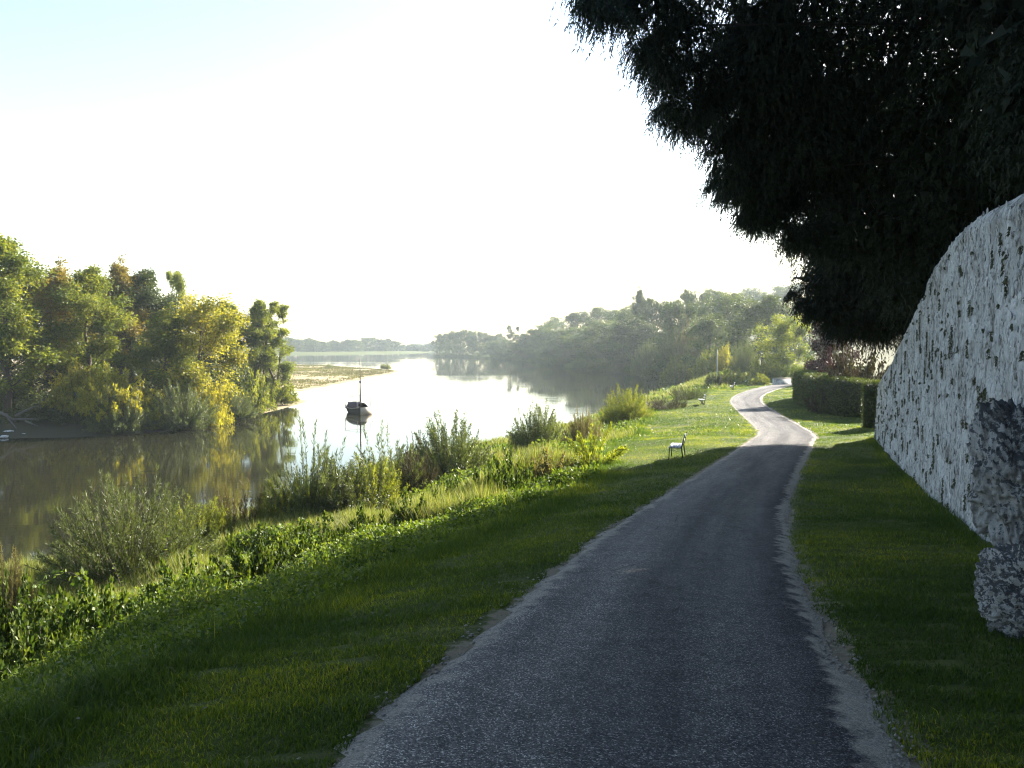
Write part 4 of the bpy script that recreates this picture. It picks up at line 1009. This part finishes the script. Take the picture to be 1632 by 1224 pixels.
# ------------------------------------------------------------------ boat
def boat():
    p = at(566, 659, 104.0); th = R(40)
    root = empty('river_boat', (float(p[0]) + .2, 104.0, 0.0), th); tag(root, 'small dark open river boat with a thin mast moored in mid stream', 'boat')
    wood_d = plain_mat('tarred_wood', (.045, .036, .04), (.025, .02, .022), 6, .7); wood_l = plain_mat('pale_wood', (.50, .42, .33), (.34, .27, .2), 6, .6); cloth = plain_mat('dark_tarp', (.065, .045, .06), (.045, .03, .04), 4, .8); met = plain_mat('grey_metal', (.35, .34, .34), (.25, .25, .25), 5, .5); wht = plain_mat('white_board', (.75, .74, .7), (.6, .6, .57), 5, .6)
    # hull: stations along y (stern 0 .. bow 4.6), flat bottom, flared sides
    st = [(-.15, .62, .92, 1.0), (.6, .70, .98, .80), (1.6, .74, 1.02, .66), (2.6, .70, .98, .66), (3.6, .50, .80, .82), (4.4, .20, .50, 1.10), (4.9, .05, .22, 1.32)]
    V = []
    for k, (y, b, t, h) in enumerate(st):
        bt = -.2 + (0 if k < 4 else (k - 3) * .16)
        V += [(-b, y, bt), (-t, y, h), (-t + .07, y, h), (-b + .07, y, bt + .12), (b - .07, y, bt + .12), (t - .07, y, h), (t, y, h), (b, y, bt)]
    Q = []
    for k in range(len(st) - 1):
        for j in range(8):
            Q.append((k * 8 + j, k * 8 + (j + 1) % 8, (k + 1) * 8 + (j + 1) % 8, (k + 1) * 8 + j))
    n = (len(st) - 1) * 8; Q += [(n, n + 1, n + 2, n + 3), (n + 4, n + 5, n + 6, n + 7), (n + 3, n + 4, n + 7, n), (0, 7, 4, 3)]
    V = np.array(V, float) - [0, 2.3, 0]
    link('hull', mesh_np('hull', V, np.array(Q), [wood_d]), root)
    g = Geo(); box(g, (0, -2.47, .45), (1.62, .06, .95)); link('transom', g.mesh('transom', [wood_l]), root)
    g = Geo(); box(g, (.35, -2.40, .78), (.55, .05, .38)); link('stern_board', g.mesh('stern_board', [wht]), root)
    g = Geo()
    for s in (-1, 1):
        tube(g, [(s * .97, -2.3, .90), (s * 1.02, -.7, .70), (s * .98, .4, .70), (s * .8, 1.3, .86), (s * .5, 2.1, 1.14), (s * .22, 2.6, 1.36)], .05, 5)
    link('gunwale', g.mesh('gunwale', [wood_l]), root)
    # tarp over hoops
    xs_ = np.linspace(-1, 1, 9); ys_ = np.linspace(-1.5, 1.3, 7); VV = []
    for yy in ys_:
        for x in xs_: VV.append((x * .98, yy, .66 + .88 * (1 - abs(x) ** 2.0) * (1 - .10 * ((yy + .1) / 1.4) ** 2) + .02 * math.sin(yy * 7)))
    VV = np.array(VV); V2 = np.concatenate([VV, VV - [0, 0, .03]]); Q = []
    for a in range(6):
        for b in range(8): k = a * 9 + b; Q += [(k, k + 1, k + 10, k + 9), (k + 63, k + 72, k + 73, k + 64)]
    for b in range(8): Q += [(b, b + 63, b + 64, b + 1), (54 + b, 55 + b, 118 + b, 117 + b)]
    for a in range(6): Q += [(a * 9, a * 9 + 9, a * 9 + 72, a * 9 + 63), (a * 9 + 8, a * 9 + 71, a * 9 + 80, a * 9 + 17)]
    link('tarp', mesh_np('tarp', V2, np.array(Q), [cloth], smooth=True), root)
    g = Geo(); tube(g, [(0, -1.0, -.05), (0, -1.0, 2.0), (0, -1.0, 4.2)], [.13, .115, .10], 8); tube(g, [(0, -1.0, 4.1), (0, -1.0, 7.1)], [.065, .045], 6)
    mst = link('mast', g.mesh('mast', [plain_mat('mast_wood', (.16, .13, .12), (.10, .08, .07), 6, .6)]), root)
    g = Geo(); box(g, (0, -1.0, 4.12), (.2, .2, .28)); link('mast_collar', g.mesh('mast_collar', [wood_d]), mst)
    for sx in (-1, 1):
        for yy in (-1.9, 1.2):
            g = Geo(); tube(g, [(sx * .98, yy, .75), (sx * 1.0, yy, 2.25)], .035, 6); link('awning_post', g.mesh('awning_post', [met]), root)
    g = Geo(); tube(g, [(-1, -1.9, 2.25), (1, -1.9, 2.25), (1, 1.2, 2.25), (-1, 1.2, 2.25), (-1, -1.9, 2.25)], .03, 6); link('awning_frame', g.mesh('awning_frame', [met]), root)
    for sx, yy, dy in ((-1, 1.2, .7), (1, -1.9, -.35)):
        g = Geo(); tube(g, [(sx * 1.0, yy, 2.2), (sx * 1.05, yy + dy, .95)], .018, 5); link('stay', g.mesh('stay', [met]), root)
boat()

# ------------------------------------------------------------------ benches
M['bench_paint'] = plain_mat('bench_paint', (.40, .40, .42), (.30, .30, .32), 14, .35, spec=.6)
M['iron'] = plain_mat('iron', (.03, .03, .034), (.02, .02, .022), 10, .6)
def bench(label, loc, rz, style):
    """seat faces local -x, length along local y"""
    root = empty('bench', loc, rz); tag(root, label, 'bench', 'riverside benches')
    Ln = 1.35
    for k in range(4):
        g = Geo(); box(g, (-.19 + k * .118, 0, .455), (.10, Ln, .03)); link('seat_slat', g.mesh('seat_slat', [M['bench_paint']]), root)
    for k, (x, z) in enumerate(((.265, .63), (.315, .83))):
        g = Geo(); t = .22; Mx = np.array([[math.cos(t), 0, math.sin(t)], [0, 1, 0], [-math.sin(t), 0, math.cos(t)]]); box(g, (x, 0, z), (.03, Ln, .115), Mx); link('back_slat', g.mesh('back_slat', [M['bench_paint']]), root)
    for s in (-1, 1):
        y = s * (Ln / 2 - .08)
        if style == 'legs':
            g = Geo(); tube(g, [(-.22, y, .43), (-.245, y, -.08)], .022, 6); link('leg', g.mesh('leg', [M['iron']]), root)
            g = Geo(); tube(g, [(.30, y, -.08), (.235, y, .43), (.345, y, .93)], .024, 6); link('leg', g.mesh('leg', [M['iron']]), root)
        else:
            g = Geo(); tube(g, [(-.20, y, .42), (-.02, y, .30), (.09, y, .12), (.09, y, -.08)], .035, 6); tube(g, [(.17, y, -.08), (.17, y, .25), (.25, y, .55), (.345, y, .93)], .035, 6); tube(g, [(-.02, y, .02), (.28, y, .02)], .035, 6); link('leg', g.mesh('leg', [M['iron']]), root)
        g = Geo(); box(g, (0, y, .425), (.46, .035, .03)); link('seat_bearer', g.mesh('seat_bearer', [M['iron']]), root)
for (px, py, rz, st, lab) in [(1078, 729, -.28, 'legs', 'nearest dark-framed wooden bench on the sunlit lawn just beyond the tree shade'),
                              (1118, 645, -.10, 'scroll', 'second bench, low iron one with curved legs on the sunlit lawn'),
                              (1166, 621.5, -.35, 'scroll', 'third bench on the lawn before the dark round shrub, pale seat'),
                              (1185, 615.5, -.45, 'scroll', 'last and smallest looking bench close to the dark bushes')]:
    q = hit(px, py); bench(lab, (float(q[0]), float(q[1]), float(q[2]) + .02), rz, st)

# pale pole, leaning stake, slab, low walls by the bend
def pole(px, p0, p1, Y, rad, label, mat, lean=0.0):
    a = at(px, p0, Y); b = at(px + lean, p1, Y); g = Geo(); tube(g, [(a[0], a[1], a[2] - .3), tuple((a + b) / 2), tuple(b)], [rad, rad * .9, rad * .7], 8)
    o = link('wooden_pole', g.mesh('wooden_pole', [mat], True)); tag(o, label, 'pole')
pole(1143, 602, 557, 120, .055, 'thin white upright pole before the hazy willows', plain_mat('white_paint', (.55, .55, .54), (.45, .45, .44), 3, .6))
pole(1146.5, 611, 598, 108, .07, 'short pale stake leaning beside the dark round shrub', M['dead_wood'], 3)
q = hit(1134, 621); g = Geo(); box(g, (0, 0, .25), (1.5, 1.0, .22), np.array([[.93, 0, -.36], [0, 1, 0], [.36, 0, .93]])); 
slab = link('stone_slab', g.mesh('stone_slab', [M['limestone']]), loc=(float(q[0]), float(q[1]), float(q[2]))); tag(slab, 'tilted grey stone slab on the lawn edge below the dark round shrub', 'slab')
def low_wall(px, py, L, H, T_, rz, label):
    q = hit(px, py); g = Geo(); box(g, (0, 0, H / 2 - .2), (L, T_, H + .4)); root = empty('low_wall', (float(q[0]), float(q[1]), float(q[2])), rz); tag(root, label, 'wall')
    link('masonry', g.mesh('masonry', [M['limestone']]), root); g = Geo(); box(g, (0, 0, H + .06), (L + .1, T_ + .14, .12)); link('coping', g.mesh('coping', [M['gravel']]), root)
low_wall(1246, 613, 3.2, .8, .4, .5, 'low pale stone wall at the lane side just left of the long hedge')
low_wall(1270, 590, 4.5, .6, .4, .1, 'low grey wall higher up behind the end of the long hedge')

# bird
p = at(927, 453, 75); g = Geo(); tube(g, [(-.16, 0, 0), (-.05, 0, .01), (.08, 0, .02), (.17, 0, .02)], [.015, .05, .045, .012], 6)
bd = empty('bird', tuple(float(v) for v in p), .4); tag(bd, 'tiny dark bird flying over the river', 'bird')
link('body', g.mesh('body', [M['iron']], True), bd)
for s in (-1, 1):
    V = np.array([(.06, 0, .02), (.05, s * .16, .09), (-.02, s * .34, .05), (-.05, s * .16, .08), (-.05, 0, .02)]); V = np.concatenate([V, V - [0, 0, .012]])
    Fq = [[0, 1, 3, 4], [5, 9, 8, 6], [0, 5, 6, 1], [4, 3, 8, 9]]; Ft = [[1, 2, 3], [6, 8, 7], [1, 6, 7], [2, 7, 8]]
    link('wing', mesh_np('wing', V, [np.array(Fq), np.array(Ft), np.array([[1, 7, 2], [2, 8, 3]])], [M['iron']]), bd)

# ------------------------------------------------------------------ shrubs on the near bank
def shrub_at(mesh, px, pbase, ptop, wpx, label, mat, kind='shrub', cat='shrub', group=None, sink=.1, rz=None):
    q = hit(px, pbase); wood, fol = SH[mesh]; Y = q[1]
    co = np.empty(len(fol.vertices) * 3, dtype=np.float32); fol.vertices.foreach_get('co', co); co = co.reshape(-1, 3)
    h = np.percentile(co[:, 2], 96.5); r = np.percentile(np.hypot(co[:, 0], co[:, 1]), 96)
    top = at(px, ptop, Y)[2]; sz = (top - q[2]) / h; sx = wpx / 1280 * Y / 2 / r
    return place(kind, wood, fol, (q[0], q[1], q[2] - sink), (sx, sx, sz), label, cat, M[mat], rz if rz is not None else px % 6.28, group, ('stem', 'foliage'))
SB = 'shrubs along the near bank'
for a in [
    ('willow1', 210, 935, 806, 270, 'big mounded willow shrub with pale feathery top on the near bank', 'leaf_willow'),
    ('willow2', 385, 862, 790, 100, 'thin reddish-brown shrub between the big willow mound and the tall willows', 'leaf_russet'),
    ('willow2', 500, 840, 725, 130, 'tall wispy willow shrub, first of the wispy row against bright water', 'leaf_willow'),
    ('willow3', 550, 830, 752, 175, 'bushier green willow shrub leaning from the wispy row', 'leaf_willow'),
    ('willow2', 612, 800, 716, 130, 'wispy willow shrub in the middle of the wispy row', 'leaf_willow'),
    ('willow3', 590, 818, 752, 130, 'rounded dense shrub at the foot of the middle wispy willow', 'leaf_green'),
    ('willow3', 455, 848, 785, 110, 'rounded low shrub before the first wispy willow', 'leaf_green'),
    ('willow3', 320, 880, 815, 120, 'rounded low green shrub touching the big willow mound', 'leaf_green'),
    ('willow2', 660, 790, 720, 70, 'russet-footed wispy shrub next to the tallest willow clump', 'leaf_brown'),
    ('willow3', 718, 768, 686, 140, 'tallest dense willow clump at the end of the wispy row', 'leaf_willow'),
    ('willow3', 858, 718, 660, 96, 'round dark-footed willow bush standing at the water', 'leaf_willow'),
    ('willow3', 998, 676, 630, 84, 'mixed green waterside bush beside the sunlit lawn', 'leaf_green'),
    ('willow3', 930, 716, 668, 70, 'olive bush behind the upright laurel', 'leaf_olive'),
    ('reed', 1062, 652, 634, 70, 'dark reed clump beyond the mixed green waterside bush', 'leaf_brown'),
    ('reed', 1098, 636, 616, 60, 'dark reed clump just short of the stone slab', 'leaf_dark'),
    ('bush2', 1140, 617, 597, 34, 'dark round shrub at the river end of the lawn', 'leaf_dark'),
    ('laurel', 948, 742, 686, 96, 'upright laurel-like shrub with lit yellow-green fronds on the lawn edge', 'leaf_lime'),
    ('willow3', 12, 1000, 905, 80, 'brownish leggy shrub at the edge of view on the near bank', 'leaf_olive'),
    ('willow2', 120, 940, 880, 80, 'low pale shrub tucked between leggy shrub and big willow mound', 'leaf_willow'),
]: shrub_at(*a, group=SB)
BR = 'bramble mounds along the mown edge'
for (px, pb, pt, wp, lab) in [
    (815, 797, 757, 95, 'dark glossy bramble mound nearest the laurel-like shrub'), (770, 815, 775, 70, 'bramble mound next to the dark glossy one'), (712, 830, 795, 75, 'bramble mound half in shade on the mown edge'),
    (660, 852, 815, 90, 'bramble mound below the tallest willow clump'), (590, 872, 838, 100, 'low bramble mound below the wispy willow row'), (500, 905, 862, 130, 'wide bramble mound across from the bushier willow'),
    (400, 940, 888, 140, 'wide bramble mound right of the big willow mound'), (300, 975, 925, 130, 'dark bramble mound at the foot of the big willow mound'), (170, 1030, 965, 190, 'spreading bramble mound in front of the big willow mound'),
    (60, 1080, 1010, 190, 'spreading dark bramble mound in the shaded corner'), (880, 765, 742, 80, 'dry-looking bramble mound before the laurel-like shrub'), (20, 1040, 960, 120, 'bramble mound below the leggy shrub')]:
    shrub_at('bramble', px, pb, pt - 9, wp * 1.12, lab, 'leaf_bramble_shaded' if px != 880 else 'leaf_olive', 'bramble_bush', 'bramble', BR)

# tall dock stems and arching bramble canes
def stem_plant(px, pb, pt, label, leaf, n, lean, seed, mat='weed', width=.8):
    rng = np.random.default_rng(seed); q = hit(px, pb); top = at(px, pt, q[1])[2]; h = top - q[2]; wd = Geo(); g = Geo()
    t = np.linspace(0, 1, 9); pts = np.column_stack([lean[0] * t ** 2, lean[1] * t ** 2, h * t - .1 * (t == 0)]); tube(wd, pts, np.linspace(.018, .006, 9), 5)
    tt = np.linspace(.1, 1, n); C = np.column_stack([np.interp(tt, t, pts[:, c]) for c in range(3)]); az = np.arange(n) * 2.4 + rng.random(n)
    ax = np.column_stack([np.cos(az), np.sin(az), .35 + 0 * az + rng.normal(size=n) * .25]); s = leaf * (1.2 - .7 * tt)
    leaves(g, rng, C, ax, s, s * width, rng.random(n), flat=.7)
    r = empty('dock_plant', tuple(float(v) for v in q)); tag(r, label, 'plant'); link('stem', wd.mesh('stem', [M['bark']]), r); link('foliage', g.mesh('foliage', [M[mat]]), r)
stem_plant(262, 985, 852, 'tall leafy dock plant with broad leaves standing before the big willow mound', .20, 30, (.1, 0), 71)
stem_plant(196, 965, 882, 'thin leafy stem bending over in front of the big willow mound', .17, 22, (-.45, 0), 72)
def cane(p, label, seed):
    rng = np.random.default_rng(seed); a, b, c = [np.array(v) for v in p]; t = np.linspace(0, 1, 14)[:, None]; pts = (1 - t) ** 2 * a + 2 * t * (1 - t) * b + t ** 2 * c
    wd = Geo(); tube(wd, pts, np.linspace(.014, .005, 14), 5); g = Geo(); n = 70; tt = rng.random(n)
    C = np.column_stack([np.interp(tt, t[:, 0], pts[:, k]) for k in range(3)]) + rng.normal(size=(n, 3)) * .04
    leaves(g, rng, C, rng.normal(size=(n, 3)) + [0, 0, .1], rng.uniform(.08, .17, n), .09, rng.random(n))
    r = empty('bramble_cane', tuple(float(v) for v in a)); tag(r, label, 'bramble')
    link('stem', local(wd.mesh('stem', [M['bark']]), r), r); link('foliage', local(g.mesh('foliage', [M['leaf_bramble']]), r), r)
q = hit(165, 1010); cane([q, q + [-.6, .4, 2.2], q + [-2.0, .6, .9]], 'long bramble cane arching up from the spreading mound', 81)
q = hit(150, 1015); cane([q, q + [-.7, .0, 1.3], q + [-1.7, -.2, .75]], 'lower bramble cane arching from the same mound', 82)
# broad-leaved rosette near the corner
q = hit(80, 1195); g = Geo(); rng = np.random.default_rng(83)
for k in range(9):
    az = k * .72 + rng.random() * .3; d = np.array([math.cos(az), math.sin(az), .55]); sd = np.array([-math.sin(az), math.cos(az), 0]); L = .17 * rng.uniform(.8, 1.2); t = np.array([0, .3, .65, 1.0]); wv = np.array([.012, .032, .038, .0]) 
    c = d * (t * L)[:, None] + np.column_stack([0 * t, 0 * t, -.12 * t ** 2]); V = np.concatenate([c - sd * wv[:, None], c + sd * wv[:, None]])
    g.add(V, [[0, 1, 5, 4], [1, 2, 6, 5], [2, 3, 7, 6]], tint=rng.random())
ro_ = link('plantain_rosette', g.mesh('plantain_rosette', [M['leaf_dark']]), loc=tuple(float(v) for v in q)); tag(ro_, 'broad grey-green leaf rosette low in the grass in the corner', 'plant')

# ------------------------------------------------------------------ ground cover on the bank, long grass, lawn
rng = np.random.default_rng(91)
def scatter(n, x0, x1, y0, y1, pw=1.0):
    Y = y0 + (y1 - y0) * rng.random(n) ** pw; X = x0 + (x1 - x0) * rng.random(n); return np.column_stack([X, Y])
def in_view(P, pad=60):
    a = P[:, 0] / np.maximum(P[:, 1], .1) * 1280 + 816; return (a > -pad) & (a < 1632 + pad) & (P[:, 1] > 2.6)
P = np.concatenate([scatter(360000, -22, 4, 3.5, 34, 1.1), scatter(200000, -26, 16, 28, 105, 1.2), scatter(50000, 8, 46, 100, 185, 1.0)]); P = P[in_view(P, 200)]; info = ground_info(P); s, i, dw = info
wide = sstep(26, 40, P[:, 1]) * (1 - sstep(95, 115, P[:, 1])) * 3.6
a = np.abs(s); k = (((s < -3.9) & (a > 4.4 + .65 * sstep(14, 30, P[:, 1]) + wide + .35 * fbm(P, .7, 3, 3))) | (P[:, 1] > 118)) & (dw > .25) & (a > 3); P = P[k]; info = tuple(v[k] for v in info); s, i, dw = info; z = ground_z(P, info); wide = wide[k]; a = a[k]
hh = .16 + .95 * np.clip(.5 + .75 * fbm(P, .55, 4, 12), 0, 1) ** 2; edge = np.maximum(sstep(0, 1.2, a - 4.4 - .65 * sstep(14, 30, P[:, 1]) - wide), P[:, 1] > 118); hh = hh * (.35 + .65 * edge)
dry = fbm(P, .16, 3, 21) + sstep(16, 34, P[:, 1]) * .32 - .22
g = Geo(); gd = Geo(); isd = dry > .12
cls = fbm(P, .8, 3, 77) + rng.normal(size=len(P)) * .22
gs = Geo(); isg = ~isd & (cls > .12)
Pm = P[isg]; zm = z[isg]; hm = hh[isg]; n = len(Pm)
for q in range(2):
    leaves(gs, rng, np.column_stack([Pm + rng.normal(size=Pm.shape) * .10, zm - .02]), rng.normal(size=(n, 3)) * .42 + [0, 0, 1], (.12 + .6 * hm) * rng.uniform(.6, 1.4, n), .010 + .0013 * Pm[:, 1], np.clip(.45 + .3 * fbm(Pm, .5, 2, 5) + rng.normal(size=n) * .22, 0, 1), tri=True)
lg = link('long_grass', gs.mesh('long_grass', [M['grass']])); tag(lg, 'long unmown grass between the weeds on the river bank', 'grass', kind='stuff')
isl_ = ~isd & ~isg; Pm = P[isl_]; zm = z[isl_]; hm = hh[isl_]
for q in range(2):
    n = len(Pm); f = rng.random(n)
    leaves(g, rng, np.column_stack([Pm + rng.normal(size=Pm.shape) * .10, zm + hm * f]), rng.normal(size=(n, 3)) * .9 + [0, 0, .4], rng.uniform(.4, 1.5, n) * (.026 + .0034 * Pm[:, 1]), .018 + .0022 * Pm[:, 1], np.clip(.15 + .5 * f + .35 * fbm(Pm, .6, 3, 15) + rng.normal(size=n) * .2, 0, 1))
Pm = P[isd]; zm = z[isd]; hm = hh[isd]; n = len(Pm)
for q in range(2):
    leaves(gd, rng, np.column_stack([Pm + rng.normal(size=Pm.shape) * .12, zm - .02]), rng.normal(size=(n, 3)) * .33 + [-.1, -.05, 1], hm * rng.uniform(.7, 1.5, n) + .15, .022 + .0012 * Pm[:, 1], rng.random(n), tri=True)
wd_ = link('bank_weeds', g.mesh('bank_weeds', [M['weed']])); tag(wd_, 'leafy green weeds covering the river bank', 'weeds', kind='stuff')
dg = link('dry_grass', gd.mesh('dry_grass', [M['dry_grass']])); tag(dg, 'pale long grass seeding on the sunlit river bank', 'grass', kind='stuff')

def blades(P, z, h, wdt, tint, one=False):
    n = len(P); az = rng.random(n) * 6.283; le = rng.normal(size=(n, 2)) * .45
    side = np.column_stack([np.cos(az), np.sin(az), 0 * az]) * (wdt * .5)[:, None]; b = np.column_stack([P, z - .01])
    mid = b + np.column_stack([le * (h * .25)[:, None], h * .6]); tip = b + np.column_stack([le * h[:, None], h])
    if one:
        return np.stack([b - side, b + side, tip], 1).reshape(-1, 3), None, np.arange(3 * n).reshape(n, 3)
    V = np.stack([b - side, b + side, mid + side * .7, mid - side * .7, tip], 1).reshape(-1, 3); k = np.arange(n)[:, None] * 5
    return V, k + np.array([[0, 1, 2, 3]]), k + np.array([[3, 2, 4]])
def lawn(name, n, y0, y1, pw, hb, wb, label, x0=-9, x1=18, one=True):
    P = scatter(n, x0, x1, y0, y1, pw); P = P[in_view(P)]; info = ground_info(P); s, i, dw = info; a = np.abs(s)
    wide = sstep(26, 40, P[:, 1]) * (1 - sstep(95, 115, P[:, 1])) * 3.6
    wallok = (P - WALL0) @ WN > .12
    al = (P - WALL0) @ WD; wallok |= al > WLEN
    nb = fbm(P, 2.6, 3, 31) * .17 + fbm(P, .5, 2, 33) * .10
    k = (np.abs(s + .07) > 1.55 * road_w(P[:, 1]) + nb) & np.where(s < 0, a < 4.9 + .7 * sstep(14, 30, P[:, 1]) + wide, (a < 7) & wallok) & (dw > .4) & ((P[:, 1] < 112))
    bare = fbm(P, .9, 3, 41); k &= (rng.random(len(P)) < .62 + 1.6 * (bare + .42)) & (bare > -.95 + .3 * sstep(2.3, 1.5, a))
    P = P[k]; info = tuple(v[k] for v in info); s = info[0]; a = np.abs(s); wide = wide[k]
    z = ground_z(P, info); long_ = np.where(s < 0, sstep(3.1, 4.6, a - wide - .6 * sstep(14, 30, P[:, 1])), np.clip(1.2 - ((P - WALL0) @ WN) * 2.2, 0, 1) * ((P - WALL0) @ WD < WLEN))
    h = hb * (.5 + .8 * rng.random(len(P))) * (1 + .6 * fbm(P, .8, 3, 51)) * (1 + 2.6 * long_ * (.4 + rng.random(len(P))))
    h = np.maximum(h, .012); t = np.clip(.42 + .40 * fbm(P, .55, 3, 61) + rng.normal(size=len(P)) * .13, 0, 1)
    V, Q, T = blades(P, z, h, wb * (.7 + .6 * rng.random(len(P))) * (1.15 if one else 1), t, one)
    g = Geo(); g.add(V, Q, T, tint=t)
    o = link(name, g.mesh(name, [M['grass']])); tag(o, label, 'grass', kind='stuff')
lawn('grass', 300000, 2.6, 7.5, 1.0, .040, .008, 'short shaded lawn grass beside the near road', -6, 6, one=False)
lawn('grass', 400000, 7.5, 15, 1.15, .042, .010, 'shaded lawn grass between the near road and the wall', -9, 10)
lawn('grass', 420000, 15, 42, 1.3, .055, .016, 'mown grass sloping from the road where sun meets shade', -9, 19)
lawn('grass', 260000, 42, 112, 1.2, .075, .045, 'sunlit mown grass by the benches', -4, 40)

n = 420; l = rng.random(n) ** 1.5 * 30 + 15; off = rng.normal(size=n) * 1.6; c = np.column_stack([np.interp(l, ln, ROAD[:, 0]), np.interp(l, ln, ROAD[:, 1])]) + np.column_stack([np.interp(l, ln, nrm[:, 0]), np.interp(l, ln, nrm[:, 1])]) * off[:, None]
g = Geo(); leaves(g, rng, np.column_stack([c, np.maximum(np.interp(l, ln, RZ) + .032, ground_z(c) + .02 * (np.abs(off) > 1.6))]), np.column_stack([rng.normal(size=(n, 2)), rng.random(n) * .3]), rng.uniform(.02, .045, n), .022, rng.random(n), flat=.8)
fl_ = link('fallen_leaves', g.mesh('fallen_leaves', [M['leaf_brown']])); tag(fl_, 'small brown fallen leaves scattered over the near road', 'leaves', kind='stuff')
# loose grit along the road edges
n = 4500; l = rng.random(n) ** 1.6 * 24 + 15; sg = np.where(rng.random(n) < .5, -1, 1); off = sg * (1.42 + rng.normal(size=n) * .14) * road_w(np.interp(l, ln, ROAD[:, 1]))
c = np.column_stack([np.interp(l, ln, ROAD[:, 0]), np.interp(l, ln, ROAD[:, 1])]) + np.column_stack([np.interp(l, ln, nrm[:, 0]), np.interp(l, ln, nrm[:, 1])]) * off[:, None]
z = np.interp(l, ln, RZ) - .012; r = rng.uniform(.006, .020, n)
oc = np.array([[1, 0, 0], [0, 1, 0], [-1, 0, 0], [0, -1, 0], [0, 0, .7], [0, 0, -.7]], float); of = np.array([[0, 1, 4], [1, 2, 4], [2, 3, 4], [3, 0, 4], [1, 0, 5], [2, 1, 5], [3, 2, 5], [0, 3, 5]])
V = (oc[None] * r[:, None, None] * rng.uniform(.6, 1.3, (n, 6, 1))) + np.column_stack([c, z])[:, None, :]
F = (of[None] + (np.arange(n) * 6)[:, None, None]).reshape(-1, 3)
gr = link('gravel', mesh_np('gravel', V.reshape(-1, 3), F, [M['gravel']])); tag(gr, 'loose pale grit along the broken road edges', 'gravel', kind='stuff')

# ------------------------------------------------------------------ haze
m, t, out = new_mat('haze'); pv = N(t, 'ShaderNodeVolumePrincipled'); pv.inputs['Density'].default_value = .0002; pv.inputs['Anisotropy'].default_value = .35; pv.inputs['Color'].default_value = (.80, .93, 1.0, 1)
t.links.new(pv.outputs[0], out.inputs['Volume'])
g = Geo(); box(g, (0, 680, 27), (3600, 1900, 60)); hz = link('haze', g.mesh('haze', [m])); tag(hz, kind='stuff', label='pale river haze in the air', cat='haze')
